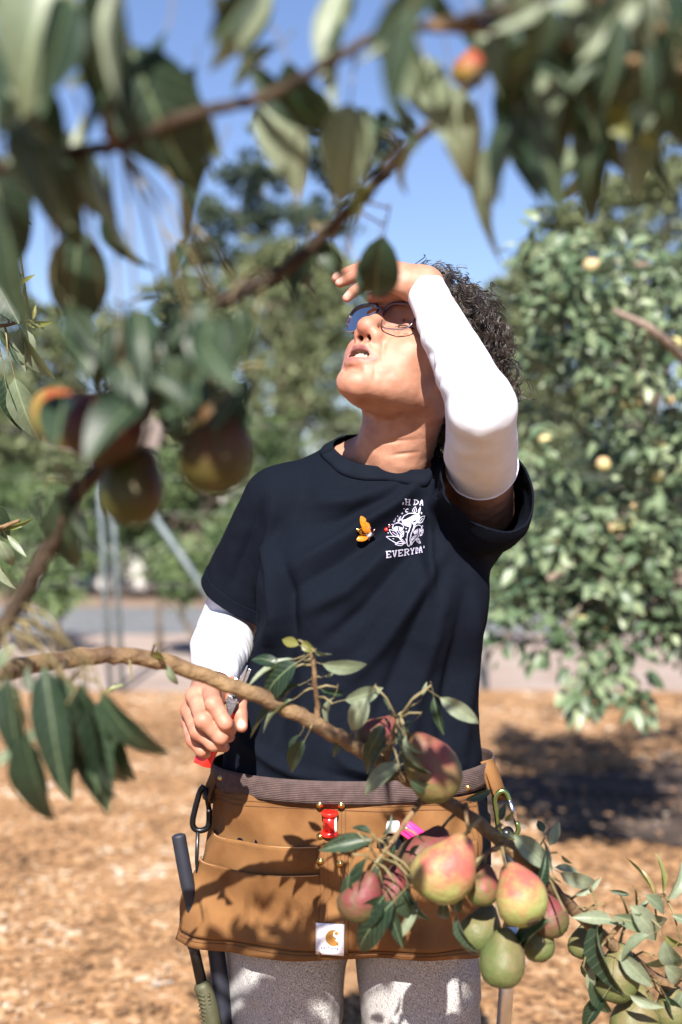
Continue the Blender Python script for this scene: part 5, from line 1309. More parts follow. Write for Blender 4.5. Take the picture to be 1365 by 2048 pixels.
# ---- loppers hanging at the hip
M_olive = mat('olive rubber grip', (.045, .043, .020), (.065, .062, .030), scale=40, rough=.6); M_dsteel = mat('dark tool steel', (.05, .05, .055), rough=.35, metal=.9)
lop = empty('loppers', P(400, 1895, 1.99)); tag(lop, 'black handled loppers with olive ribbed grip hanging from the black carabiner', 'loppers')
MB().tube(spline([P(357, 1668, 1.985), P(361, 1690, 1.985), P(374, 1760, 1.985), P(392, 1840, 1.99), P(400, 1880, 1.99)], 6), [.006, .0098, .0100, .0100] + [.0100] * 14 + [.0100] * 7, 14, flat=.9).build('handle', M_rubber, lop)
MB().tube([P(396, 1664, 1.99), P(394, 1720, 1.99), P(400, 1800, 1.995), P(403, 1880, 1.995)], .0028, 8).build('hanging_cord', M_dsteel, lop)
MB().tube([P(375, 1858, 1.99), P(388, 1895, 1.988), P(408, 1985, 1.985)], [.006, .0075, .008], 10).build('shank', M_dsteel, lop)
MB().lathe(P(388, 1893, 1.972), (0, 1, 0), [(0, .004), (.001, .0085), (.006, .010), (.018, .010), (.022, .006)], 18).build('pivot', M_rubber, lop)
g = MB().tube(spline([P(402, 1965, 1.985), P(414, 1995, 1.983), P(424, 2040, 1.98), P(436, 2110, 1.98), P(444, 2200, 1.98)], 5), [.009] + [.0125] * 19 + [.009], 14).build('grip', M_olive, lop)
for i in range(22):
    t = i / 21; q0 = P(414 + 24 * t, 1985 + 170 * t, 1.983); 
    for s_ in (-1, 1): MB().tube([q0 + Vector((s_ * .0085 - .004, -.0085, .001)), q0 + Vector((s_ * .0045, -.0120, 0)), q0 + Vector((s_ * .0015, -.0125, -.001))], .0016, 6).build('rib', M_olive, g)
MB().tube(spline([P(430, 1880, 2.0), P(440, 1960, 1.998), P(450, 2080, 1.998), P(458, 2230, 1.998)], 5), [.012] * 16, 12).build('handle', M_rubber, lop)
# ---- tool hanging at the other hip
ht = empty('hanging_hand_tool', P(1012, 1690, 1.99)); tag(ht, 'hand tool with silver shaft hanging from the green carabiner behind the pears', 'hand tool')
M_silver = mat('brushed aluminium', (.70, .70, .72), (.60, .60, .62), scale=80, rough=.3, metal=1.0); M_orange = mat('glint orange', (.75, .20, .02), rough=.4)
MB().tube([P(1006, 1672, 1.985), P(1018, 1664, 1.97)], .0085, 12).build('collar', M_dsteel, ht)
MB().tube([P(1012, 1672, 1.985), P(1030, 1740, 1.99), P(1022, 1850, 1.99)], [.008, .009, .009], 12).build('handle', M_rubber, ht)
MB().tube([P(1033, 1690, 1.975), P(1052, 1712, 1.975)], [.0045, .004], 10).build('orange_glint', M_orange, ht)  # an orange glint, built as a short coloured rod
MB().tube([P(1022, 1850, 1.99), P(1003, 2120, 1.99)], [.0105, .0105], 14).build('shaft', M_silver, ht)
# keys-like clip hanging on the trouser leg
# ---- red spool and pink tool in the pockets
M_red = mat('glossy red plastic', (.72, .018, .012), rough=.25, coat=.3); M_pink = mat('hot pink plastic', (.85, .03, .20), rough=.35); M_cap = mat('white ribbed plastic', (.80, .78, .78), rough=.4); M_cream = mat('cream paper', (.70, .62, .52), rough=.7)
q, n = apron_hit(661, 1648, .008); spool = empty('red_spool', q); tag(spool, 'small red flanged reel clipped at the apron centre between the rivets', 'reel')
zt = .0165
MB().lathe(q, (0.02, -.10, 1), [(-zt, .0085), (-zt, .0108), (-zt + .0012, .0116), (-zt + .006, .0112), (-zt + .007, .0082)], 20).build('flange', M_red, spool)
MB().lathe(q, (0.02, -.10, 1), [(zt - .006, .0082), (zt - .005, .0112), (zt - .001, .0116), (zt, .0108), (zt, .006)], 20).build('flange', M_red, spool)
MB().lathe(q, (0.02, -.10, 1), [(-zt + .006, .0086), (zt - .005, .0086)], 16).build('core', M_red, spool)
MB().box(q + Vector((.0082, -.0020, 0)), .0032, .008, .021).build('tape', M_cream, spool, bevel=.0006)
q, n = apron_hit(815, 1655, .010); pk = empty('pink_tool', q); tag(pk, 'hot pink pocket tool with white cap tucked in the apron pocket', 'pocket tool')
ax = (P(850, 1685, 1.88) - P(790, 1640, 1.88)).normalized(); nn_ = Vector((0, -1, .12)); nn_ = (nn_ - ax * nn_.dot(ax)).normalized(); up_ = ax.cross(nn_)
Rk = Matrix((ax, nn_, up_)).transposed()
MB().box(q + ax * .010, .046, .010, .022, Rk).build('body', M_pink, pk, bevel=.002)
MB().box(q + ax * .008 + nn_ * .0062 - up_ * .001, .032, .004, .012, Rk).build('slider', M_pink, pk, bevel=.0012)
MB().lathe(q - ax * .006 + nn_ * .008, nn_, [(0, .0016), (.002, .0016), (.003, .0008)], 8).build('pin', M_cap, pk)
cq = q - ax * .013 + up_ * .006
mb = MB(); mb.lathe(cq, -ax + up_ * .55, [(0, .0085), (.002, .0095), (.012, .0088), (.016, .0075), (.017, .004)], 20); mb.build('cap', M_cap, pk)

# ---- secateurs in the hand
sec = empty('secateurs', cp(420, 1200, 1.845)); tag(sec, 'red handled metal secateurs held in the lowered hand', 'secateurs')
D_ = 1.842
_sp = spline([cp(398, 1252, D_), cp(408, 1225, D_), cp(425, 1170, D_), cp(520, 980, D_ + .004), cp(640, 760, D_ + .002), cp(700, 640, D_)], 6)
MB().tube(_sp, [.0125 * min(1, .35 + i * .16) - .0015 * i / len(_sp) for i in range(len(_sp))], 16, flat=.75).build('handle', M_red, sec)
MB().tube(spline([cp(470, 1110, D_ + .016), cp(600, 900, D_ + .020), cp(720, 660, D_ + .014), cp(770, 580, D_ + .006)], 5), [.006] + [.008] * 14 + [.007], 12, flat=.7).build('handle', M_red, sec)
M_tool = mat('cast aluminium', (.55, .55, .58), (.42, .42, .46), scale=120, rough=.32, metal=1.0, bump=.1, bump_scale=300); M_blade = mat('polished blade steel', (.80, .82, .88), rough=.12, metal=1.0)
def prism(pts, d, th, name, m):
    a = [cp(x, y, d) for x, y in pts]; b = [cp(x, y, d) + np.array([0, th, 0]) for x, y in pts]; k = len(pts)
    return MB().add(a + b, [tuple(range(k)), tuple(range(2 * k - 1, k - 1, -1))] + [(i, i + k, (i + 1) % k + k, (i + 1) % k) for i in range(k)]).build(name, m, sec, smooth=False, bevel=.0008)
prism([(690, 440), (735, 372), (842, 436), (838, 470), (752, 650), (716, 590)], D_ - .006, .012, 'body', M_tool)
prism([(742, 375), (800, 160), (845, 165), (840, 300), (790, 400)], D_ - .004, .005, 'blade', M_blade)
prism([(820, 330), (880, 130), (935, 40), (955, 0), (975, 10), (930, 150), (880, 300), (840, 400)], D_ - .001, .003, 'blade', M_blade)
prism([(845, 420), (900, 180), (985, 42), (1015, 60), (960, 200), (880, 360)], D_ + .003, .005, 'hook', M_tool)
MB().lathe(cp(800, 395, D_ - .009), (0, 1, 0), [(0, .0015), (.0006, .0026), (.003, .0028)], 12).build('pivot', M_dsteel, sec)

# ---- bee brooch and small red pin on the shirt
M_amber = mat('amber enamel', (.48, .12, .006), (.60, .20, .012), scale=300, rough=.12, coat=.6); M_bk = mat('black enamel', (.012, .010, .012), rough=.15); M_gem = mat('clear rhinestones', (.75, .70, .72), rough=.08, metal=.6); M_gold = mat('yellow gold', (.80, .50, .10), rough=.2, metal=1.0); M_pinkg = mat('pink gold', (.85, .40, .45), rough=.2, metal=1.0)
def S6(x, y, off): return shirt_hit(690 + x / 7.184, 980 + y / 7.184, off)
bee = empty('bee_brooch', S6(300, 620, .002)); tag(bee, 'bee shaped brooch with amber wings pinned on the navy shirt', 'brooch')
def petal(x0, y0, x1, y1, wd, o0, o1, th, name, m, n=10):
    """leaf-shaped solid from root to tip, lying over the shirt"""
    a, b = S6(x0, y0, o0), S6(x1, y1, o1); ax = b - a; nrm = Vector((.1, -1, .25)); nrm = (nrm - ax.normalized() * nrm.dot(ax.normalized())).normalized(); sd = ax.normalized().cross(nrm)
    rows = []
    for i in range(n + 1):
        t = i / n; w_ = wd * (math.sin(math.pi * min(1, t * .9 + .07)) ** .7) if 0 < t < 1 else wd * .08
        c = a + ax * t
        rows.append([c + sd * (w_ * math.cos(k)) + nrm * (th * math.sin(k) * (w_ / wd)) for k in np.linspace(0, 2 * math.pi, 13)])
    return MB().grid(rows).build(name, m, bee)
petal(325, 605, 265, 425, .0060, .006, .007, .0016, 'wing', M_amber); petal(310, 640, 145, 700, .0050, .006, .005, .0016, 'wing', M_amber)
petal(300, 590, 240, 500, .0040, .0075, .009, .0012, 'wing', M_amber)
ab = petal(290, 610, 165, 560, .0042, .004, .004, .0030, 'abdomen', M_gold)
for t in (.3, .52, .74):
    x, y = 290 - 125 * t, 610 - 50 * t; w_ = 34
    MB().tube([S6(x + 10, y - w_, .003), S6(x, y, .0078), S6(x - 10, y + w_, .003)], .0007, 6).build('stripe', M_bk, ab)
MB().lathe(S6(322, 632, .002), (.1, -1, .2), [(0, .005), (.003, .0055), (.005, .003)], 12).build('thorax', M_gem, bee)
MB().lathe(S6(375, 640, .002), (.1, -1, .2), [(0, .004), (.003, .0042), (.0045, .002)], 10).build('head', M_bk, bee)
for x0, y0, x1, y1 in ((370, 605, 412, 535), (345, 590, 352, 505), (395, 650, 415, 655), (340, 670, 325, 720)):
    MB().tube([S6(x0, y0, .004), S6(x1, y1, .004)], [.0006, .0009], 6).build('leg', M_pinkg, bee)
pin = empty('small_red_pin', S6(600, 560, .002)); tag(pin, 'tiny red and pink pin half hidden in a shirt fold beside the print', 'pin')
MB().lathe(S6(592, 568, .001), (-.2, -1, .1), [(0, .0028), (.0012, .0026), (.002, .0012)], 12).build('bead', M_red, pin)
MB().lathe(S6(634, 500, .001), (0, -1, .1), [(0, .002), (.001, .002), (.0018, .001)], 10).build('stud', M_pinkg, pin)
MB().lathe(S6(634, 528, .001), (0, -1, .1), [(0, .002), (.001, .002), (.0018, .001)], 10).build('stud', M_pinkg, pin)

# ---- glasses
gl = empty('glasses', HD.w(0, .10, 0)); tag(gl, 'glasses with purple upper rims and thin silver lower rims on the face', 'glasses')
M_frame = mat('dark purple acetate', (.040, .014, .038), rough=.22, coat=.4); M_rim = mat('silver wire', (.62, .60, .66), rough=.2, metal=1.0)
def lens_glass():
    m = bpy.data.materials.new('spectacle glass'); m.use_nodes = True; nt = m.node_tree; nt.nodes.remove(nt.nodes['Principled BSDF'])
    tr = nt.nodes.new('ShaderNodeBsdfTransparent'); gs = nt.nodes.new('ShaderNodeBsdfGlossy'); gs.inputs['Roughness'].default_value = .01; tr.inputs[0].default_value = rgb(.93, .94, .97)
    lw = nt.nodes.new('ShaderNodeFresnel'); lw.inputs['IOR'].default_value = 1.28; mx = nt.nodes.new('ShaderNodeMixShader')
    nt.links.new(lw.outputs[0], mx.inputs[0]); nt.links.new(tr.outputs[0], mx.inputs[1]); nt.links.new(gs.outputs[0], mx.inputs[2]); nt.links.new(mx.outputs[0], nt.nodes['Material Output'].inputs[0])
    return m
M_lens = lens_glass()
def lens_pt(s, a, k=1.0, df=0.0):
    c, s_ = math.cos(a), math.sin(a); e = .62
    x = math.copysign(abs(c) ** e, c) * .0265 * k; y = math.copysign(abs(s_) ** e, s_) * .0205 * k
    x *= 1 + .10 * (y / .0205); l = .0335 + x
    f = .1035 - 1.9 * l * l - .10 * (y * -1 + .0) * -1 * .0 + df - (.0205 - y) * .16
    return HD.w(s * l, f, .003 + y)
for s in (-1, 1):
    up_a = np.linspace(math.radians(-12), math.radians(192), 40); lo_a = np.linspace(math.radians(192), math.radians(348), 30)
    ra = [.0015 + .0015 * max(0, math.sin(a)) for a in up_a]
    MB().tube([lens_pt(s, a) for a in up_a], ra, 10).build('upper_rim', M_frame, gl)
    MB().tube([lens_pt(s, a) for a in lo_a], .0011, 8).build('lower_rim', M_rim, gl)
    cen = lens_pt(s, 0, 0); ring = [lens_pt(s, a, .985, -.0004) for a in np.linspace(0, 2 * math.pi, 40, endpoint=False)]; ring2 = [lens_pt(s, a, .5, .0008) for a in np.linspace(0, 2 * math.pi, 40, endpoint=False)]
    mb = MB(); mb.add(ring + ring2 + [HD.w(s * .0335, .1035 - 1.9 * .0335 ** 2 + .0010 - .0033, .003)], [(i, (i + 1) % 40, 40 + (i + 1) % 40, 40 + i) for i in range(40)] + [(40 + i, 40 + (i + 1) % 40, 80) for i in range(40)])
    mb.build('lens', M_lens, gl)
    o = lens_pt(s, math.radians(18), 1.03)
    MB().tube(spline([o, HD.w(s * .068, .070, .006), HD.w(s * .076, .030, .008), HD.w(s * .078, -.008, .012), HD.w(s * .078, -.030, -.006)], 5), .0013, 8, flat=1.8).build('temple', M_frame, gl)
    MB().tube([o, HD.w(s * .066, .079, .005), HD.w(s * .068, .070, .006)], .0016, 8).build('hinge', M_rim, gl)
    MB().lathe(HD.w(s * .0085, .091, -.002), Vector(HD.R[0]) * s, [(-.001, .002), (0, .0035), (.0015, .003)], 10).build('nose_pad', M_lens, gl)
MB().tube(spline([lens_pt(-1, math.radians(155)), HD.w(0, .1065, .0125), lens_pt(1, math.radians(155))], 8), .0016, 8).build('bridge', M_frame, gl)

# ================================================================== pear tree in the foreground
M_pleaf = leaf_mat('pear leaf', (.008, .021, .011), (.034, .056, .030), (.12, .15, .095), rough=.46, transl=.16, scale=9, tcol=(.07, .14, .035))
M_pale = leaf_mat('pale pear leaf', (.13, .165, .10), (.27, .30, .21), (.25, .28, .20), rough=.42, transl=.24, scale=9, tcol=(.25, .33, .10))
M_young = leaf_mat('young pear leaf', (.12, .15, .035), (.26, .20, .07), (.20, .22, .08), rough=.4, transl=.35, scale=7, tcol=(.40, .40, .08))
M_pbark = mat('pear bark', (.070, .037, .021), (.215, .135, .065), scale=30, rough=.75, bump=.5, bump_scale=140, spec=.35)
M_dbark = mat('pear bark darkened for shade', (.020, .013, .009), (.062, .040, .022), scale=30, rough=.75, bump=.5, bump_scale=140, spec=.3)  # shade on the upper branches painted in as a darker bark
M_twig = mat('green brown twig', (.14, .11, .045), (.20, .16, .075), scale=60, rough=.6)
def leaf_shape(name, wd, fold, bend, twist, stalk, m, side=0.0):
    """blade along +Y from 0 to 1, stalk behind it; 48 faces"""
    rows = []; NR = 8
    for i in range(NR + 1):
        t = i / NR; w_ = wd * (math.sin(math.pi * t ** .82) ** .85 if 0 < t < 1 else .0) + .004
        ang = bend * t; y = math.sin(ang) / bend if abs(bend) > 1e-3 else t; z = -(1 - math.cos(ang)) / bend if abs(bend) > 1e-3 else 0
        tw = twist * t; r = []
        for v in (-1, -.55, 0, .55, 1):
            x = v * w_; h = fold * abs(v) ** 1.2 * w_ + .05 * w_ * math.sin(t * 14 + v * 2)
            r.append((x * math.cos(tw) - h * math.sin(tw) + side * math.sin(math.pi * t) , y - h * math.sin(ang) * .3, z + h * math.cos(ang) + x * math.sin(tw)))
        rows.append(r)
    mb = MB().grid(rows, 0)
    sp = [(0, .04, -.004), (0, -stalk * .5, .02 * stalk), (0, -stalk, .16 * stalk)]
    mb.tube(sp, [.010, .011, .014], 5, 1, caps=False)
    me = mb.mesh(name, [m, M_twig]); set_tone(me, np.full(len(me.vertices), 0.0))
    return me
LS = {}
rl = random.Random(21)
for kind, m in (('d', M_pleaf), ('p', M_pale), ('y', M_young)):
    LS[kind] = [leaf_shape('leaf', w_, f_, b_, t_, st, m, sd) for (w_, f_, b_, t_, st, sd) in
                ((.24, .35, .5, .2, .35, 0), (.28, .55, .9, -.3, .3, .02), (.20, .8, .7, .4, .4, .0), (.26, .25, 1.3, .1, .35, -.03), (.22, .5, .3, -.6, .3, .05), (.30, .35, 1.0, .5, .4, 0), (.25, .9, 1.1, .0, .3, .04), (.23, .15, -.4, .2, .35, .02))]
ptree = empty('pear_tree', (-.86, 1.20, 0)); tag(ptree, 'pear tree with drooping leaves and blushed pears reaching across the foreground', 'tree')
def DZ(d): return d * 1.22 if d < .86 else d * 1.08 if 1.35 < d < 1.66 else d
BR = []                                   # all branch points, for joining leaves to wood
def branch(path, r0, r1, name='branch', n=7, knob=.14, m=M_pbark):
    sp = [Vector(p) for p in spline(path, n)]; k = len(sp)
    rr = []
    for i in range(k):
        t = i / (k - 1); b = r0 + (r1 - r0) * t
        rr.append(b * (1 + knob * rl.uniform(-.4, 1) * (1 if rl.random() < .35 else .25)))
        sp[i] = sp[i] + Vector((rl.gauss(0, 1), rl.gauss(0, 1), rl.gauss(0, 1))) * b * .12
    BR.extend(sp)
    return MB().tube(sp, rr, 10).build(name, m, ptree)
MB().tube(spline([(-.86, 1.2, -.05), (-.85, 1.2, .35), (-.80, 1.22, .7), (-.74, 1.2, .95), (-.78, 1.1, 1.4), (-.80, 1.0, 1.9)], 5), list(np.linspace(.06, .028, 26)), 12).build('trunk', M_pbark, ptree)
branch([(-.80, 1.22, .72), P(-260, 1420, 1.28), P(-60, 1365, 1.32), P(70, 1328, 1.469), P(200, 1312, 1.512), P(300, 1318, 1.534), P(400, 1348, 1.555), P(500, 1386, 1.566), P(600, 1432, 1.577), P(690, 1482, 1.588), P(780, 1535, 1.598), P(870, 1590, 1.609), P(960, 1648, 1.620), P(1040, 1715, 1.631), P(1110, 1782, 1.652), P(1200, 1868, 1.674), P(1290, 1940, 1.696), P(1420, 2030, 1.728)], .0100, .0068)
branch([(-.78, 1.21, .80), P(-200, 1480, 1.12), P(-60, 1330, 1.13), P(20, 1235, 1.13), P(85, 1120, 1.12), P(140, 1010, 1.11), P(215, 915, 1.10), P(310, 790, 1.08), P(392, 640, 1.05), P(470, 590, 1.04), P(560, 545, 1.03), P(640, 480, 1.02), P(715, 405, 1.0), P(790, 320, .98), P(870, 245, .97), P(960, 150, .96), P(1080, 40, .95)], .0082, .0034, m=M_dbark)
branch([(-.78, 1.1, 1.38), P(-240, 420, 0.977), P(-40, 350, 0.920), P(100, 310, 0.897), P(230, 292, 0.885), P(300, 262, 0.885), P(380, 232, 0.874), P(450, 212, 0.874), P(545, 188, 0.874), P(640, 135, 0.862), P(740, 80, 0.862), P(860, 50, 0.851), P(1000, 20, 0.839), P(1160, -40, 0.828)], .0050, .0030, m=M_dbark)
branch([(-.78, 1.1, 1.5), P(-200, 60, 0.874), P(0, -30, 0.851), P(200, -60, 0.828), P(420, -70, 0.828)], .008, .004)
branch([P(860, 50, 0.851), P(1000, 60, 0.851), P(1150, 90, 0.862), P(1300, 130, 0.874), P(1450, 150, 0.897)], .0045, .003)
branch([P(1120, -60, 0.828), P(1230, 20, 0.851), P(1330, 60, 0.874), P(1460, 90, 0.897)], .004, .003)
branch([P(230, 292, 0.885), P(215, 240, 0.874), P(225, 180, 0.862), P(230, 90, 0.851)], .004, .002)
branch([P(-240, 640, 1.9), P(-80, 660, 1.92), P(0, 652, 1.94), P(60, 640, 1.95)], .004, .0018)
branch([P(-240, 1090, 1.7), P(-80, 1075, 1.72), P(0, 1055, 1.74), P(40, 1040, 1.75)], .004, .002)
for pts in ([P(632, 1452, 1.582), P(636, 1410, 1.577), P(630, 1370, 1.571), P(628, 1330, 1.566), P(622, 1300, 1.566)], [P(770, 1530, 1.598), P(782, 1485, 1.577), P(796, 1440, 1.566)], [P(850, 1585, 1.604), P(812, 1645, 1.566), P(775, 1695, 1.544), P(752, 1725, 1.534)], [P(1010, 1690, 1.625), P(985, 1700, 1.588), P(965, 1712, 1.566)],
            [P(935, 1635, 1.620), P(932, 1610, 1.598), P(938, 1665, 1.566)], [P(1100, 1775, 1.652), P(1080, 1750, 1.631), P(1070, 1720, 1.620)], [P(1215, 1880, 1.674), P(1250, 1840, 1.674), P(1290, 1800, 1.685), P(1330, 1790, 1.696)], [P(1280, 1935, 1.696), P(1330, 1990, 1.696), P(1370, 2010, 1.706)], [P(200, 900, 1.08), P(235, 900, 1.05), P(250, 920, 1.04)], [P(310, 770, 1.06), P(370, 770, 1.04), P(420, 790, 1.03)], [P(130, 1325, 1.480), P(120, 1345, 1.30), P(130, 1370, 1.25)]):
    branch(pts, .0034, .0022, 'twig', 5, .3)
n_leaf = [0]
def leaf(kind, b, t, d, roll=None, wd=1.0, dd=0.0, var=None, face=None, join=True):
    """leaf blade from pixel b (stalk end) to pixel t (tip) at depth d (tip d+dd)"""
    far = d < .86; d = DZ(d)
    if far: join = False
    wd = wd * (1.12 if far else 1.0)
    p0, p1 = P(b[0], b[1], d), P(t[0], t[1], d + dd)
    y = p1 - p0; L_ = y.length; y.normalize()
    if face is None: face = Vector((rl.gauss(.1, .5), -1 + rl.gauss(0, .25), rl.gauss(.45, .45)))
    else: face = Vector(face)
    z = (face - y * face.dot(y)); z = z.normalized() if z.length > 1e-4 else y.orthogonal().normalized()
    if roll: z = Matrix.Rotation(math.radians(roll), 3, y) @ z
    x = y.cross(z); L_ *= 1.24 if far else 1.16
    me = LS[kind][rl.randrange(8) if var is None else var]
    o = bpy.data.objects.new('leaf', me); COL.objects.link(o); o.parent = ptree
    M_ = Matrix((x * wd * L_ * .74, y * L_, z * L_)).transposed().to_4x4()
    o.matrix_local = Matrix.Translation(p0 - ptree.location) @ M_
    n_leaf[0] += 1
    if join:
        s = p0 - y * (.3 * L_) + z * (.05 * L_); q = min(BR, key=lambda w_: (w_ - s).length_squared); g = (q - s).length
        if .006 < g < .16:
            mid = (q + s) / 2 + Vector((0, 0, .12 * g)); MB().tube([q, mid, s], [.0016, .0013, .0010], 5).build('twig', M_twig, ptree)
    return o
F0 = (0, -1, .25); FS = (1, -.25, .2); FU = (.1, -.35, 1)
# --- top left, close to the lens
for a in (('p', (110, -60), (25, 130), .66, 0, 1.1), ('p', (75, 130), (25, 270), .68, 20, .9), ('p', (30, 235), (115, 405), .72, 10, .9), ('d', (105, 250), (205, 425), .74, -10, 1.0), ('p', (165, 235), (215, 430), .74, 35, .7),
          ('d', (225, -60), (180, 205), .66, 0, 1.05), ('p', (262, -70), (215, 140), .64, 40, .7), ('d', (245, 40), (225, 260), .70, 60, .9), ('d', (262, 90), (335, 330), .72, 15, 1.15), ('d', (300, 170), (375, 300), .74, -20, 1.0), ('d', (230, 200), (300, 330), .76, 30, 1.0),
          ('p', (398, 190), (425, 330), .77, 20, .8), ('d', (430, 250), (410, 350), .78, 70, .8), ('d', (428, 320), (352, 450), .80, 30, .75), ('p', (440, -30), (455, 75), .66, 40, .6), ('d', (468, -20), (445, 95), .68, 70, .6),
          ('d', (215, 410), (258, 545), .85, 65, .8), ('d', (160, 455), (135, 650), .84, -5, 1.15), ('d', (130, 600), (200, 690), .88, 30, .9), ('d', (10, 380), (15, 640), .86, 30, .8), ('d', (-30, 300), (20, 480), .8, 0, 1.0), ('d', (60, 300), (80, 430), .74, 40, 1.), ('d', (335, 60), (290, 210), .72, 60, .8), ('d', (20, 120), (0, 260), .7, 70, .9),
          ('d', (500, 130), (625, 245), .75, 30, .8), ('p', (540, 190), (575, 345), .77, 10, .9), ('d', (575, 120), (620, 270), .76, 55, 1.0), ('d', (560, 90), (475, 150), .75, 70, .5), ('p', (690, -40), (668, 155), .72, 15, .8), ('d', (720, -30), (690, 100), .72, 60, .7),
          ('p', (700, 205), (680, 385), .93, -5, 1.15), ('d', (760, 265), (725, 250), .95, 0, .7), ('d', (395, 130), (385, 230), .75, 40, 1.0), ('d', (-40, 60), (10, 230), .66, 30, 1.0)):
    leaf(a[0], a[1], a[2], a[3], a[4], a[5], rl.uniform(-.03, .03), face=F0)
# --- top right mass
for a in (('p', (800, 60), (875, 225), .74, 25, .9), ('p', (850, 110), (905, 260), .74, 0, .9), ('p', (905, 170), (935, 345), .76, 5, .8), ('d', (960, 210), (925, 340), .78, 50, .7), ('p', (1040, 285), (915, 475), .80, 45, .75), ('p', (960, 50), (1010, 170), .72, -5, 1.2), ('d', (930, 20), (975, 120), .72, 50, 1.),
          ('d', (1010, 130), (1070, 330), .74, 20, 1.0), ('d', (1080, 120), (1095, 335), .74, 0, 1.05), ('p', (1100, 100), (1120, 260), .73, 45, .8), ('d', (1130, 40), (1190, 230), .72, 10, 1.1), ('d', (1190, -30), (1225, 180), .70, 0, 1.2), ('p', (1160, -40), (1185, 110), .70, 30, .9),
          ('d', (1250, -40), (1260, 200), .70, 20, 1.2), ('d', (1300, -30), (1320, 180), .72, -10, 1.1), ('d', (1360, -20), (1345, 220), .72, 30, 1.1), ('d', (1220, 120), (1200, 320), .76, 40, 1.), ('d', (1280, 120), (1300, 330), .77, 0, 1.), ('p', (1310, 180), (1265, 350), .78, 25, .85), ('d', (1340, 200), (1290, 360), .80, 60, .9),
          ('d', (1150, 170), (1160, 330), .76, 60, 1.), ('d', (1240, 180), (1180, 310), .78, -30, 1.), ('y', (1170, 150), (1235, 280), .75, 60, .6), ('d', (1060, -20), (1060, 100), .7, 40, 1.), ('d', (870, -30), (900, 70), .70, 45, 1.), ('d', (1000, -40), (1030, 70), .7, 20, 1.1), ('p', (1180, 290), (1090, 375), .84, 20, 1.0), ('p', (1190, 310), (1130, 400), .84, -20, .8),
          ('d', (1090, 200), (1040, 330), .77, 60, .9), ('d', (800, 200), (835, 290), .9, 40, .8), ('p', (835, 290), (770, 370), .95, 40, .7), ('y', (740, 370), (700, 420), .98, 20, .8), ('y', (1050, 10), (1100, 40), .71, 0, .8), ('d', (1330, 50), (1365, 130), .71, 0, 1.1), ('d', (1400, 100), (1370, 300), .74, 20, 1.1)):
    leaf(a[0], a[1], a[2], a[3], a[4], a[5], rl.uniform(-.03, .03), face=F0)
# --- along the upper branch, in front of the hand, above the pears
for a in (('d', (615, 480), (592, 590), 1.05, 10, 1.0), ('d', (648, 478), (662, 548), 1.03, 40, .9), ('d', (585, 510), (560, 585), 1.06, 55, .8), ('d', (768, 470), (733, 622), 1.16, 5, 1.25), ('d', (640, 488), (585, 600), 1.06, 25, 1.3), ('d', (752, 490), (722, 610), 1.17, -35, 1.0), ('d', (715, 520), (745, 600), 1.24, 50, .7), ('d', (380, 480), (340, 545), 1.02, 10, 1.1), ('d', (335, 480), (360, 560), 1.04, 60, .6),
          ('d', (325, 600), (255, 600), 1.04, 30, 1.0), ('d', (375, 640), (290, 720), 1.03, 10, 1.1), ('d', (330, 670), (275, 790), 1.0, 40, .9), ('d', (380, 690), (350, 800), 1.02, 0, 1.1), ('d', (345, 760), (310, 890), 1.0, 20, 1.0), ('d', (400, 700), (460, 780), 1.05, 60, .8), ('y', (430, 700), (400, 760), 1.06, 20, .8), ('d', (420, 740), (390, 860), 1.0, 0, 1.3), ('d', (460, 760), (480, 870), .99, 10, 1.3), ('d', (500, 760), (440, 850), .98, -20, 1.2), ('d', (355, 820), (345, 900), 1.0, 50, 1.0), ('d', (480, 790), (505, 860), .99, 40, .9),
          ('d', (120, 985), (140, 1155), 1.1, 5, .9), ('d', (165, 1000), (150, 1120), 1.1, 60, .8), ('d', (90, 985), (60, 1060), 1.1, 50, .8)):
    leaf(a[0], a[1], a[2], a[3], a[4], a[5], rl.uniform(-.02, .02), face=F0)
# --- sharp shoot at the left edge
for a in (('p', (60, 640), (90, 655), 1.95, 0, .6), ('p', (40, 655), (85, 765), 1.95, 20, .8), ('p', (55, 660), (65, 740), 1.95, -30, .7), ('y', (66, 640), (72, 612), 1.95, 20, .7), ('y', (50, 640), (95, 660), 1.95, 60, .5), ('d', (10, 750), (22, 855), 1.93, 20, .8), ('p', (30, 755), (60, 885), 1.93, 10, .8), ('d', (0, 660), (30, 700), 1.94, 30, 1.), ('d', (-20, 540), (35, 640), 1.92, 0, 1.2), ('y', (20, 575), (68, 552), 1.93, 20, .5), ('y', (30, 520), (40, 560), 1.93, 40, .5), ('d', (20, 690), (35, 730), 1.94, -30, .8), ('d', (30, 425), (60, 445), 1.9, 0, .6), ('y', (-10, 350), (8, 385), 1.9, 20, .9), ('d', (-30, 720), (0, 800), 1.93, 0, 1.), ('p', (45, 670), (40, 735), 1.95, 30, .6),
          ('p', (0, 1080), (25, 1140), 1.74, 0, .9), ('p', (-10, 1110), (15, 1180), 1.74, 30, .9), ('y', (10, 1060), (60, 1040), 1.75, 20, .5), ('p', (15, 1070), (50, 1110), 1.75, 0, .6), ('d', (-20, 1000), (10, 1080), 1.74, 0, 1.)):
    leaf(a[0], a[1], a[2], a[3], a[4], a[5], 0, face=F0)
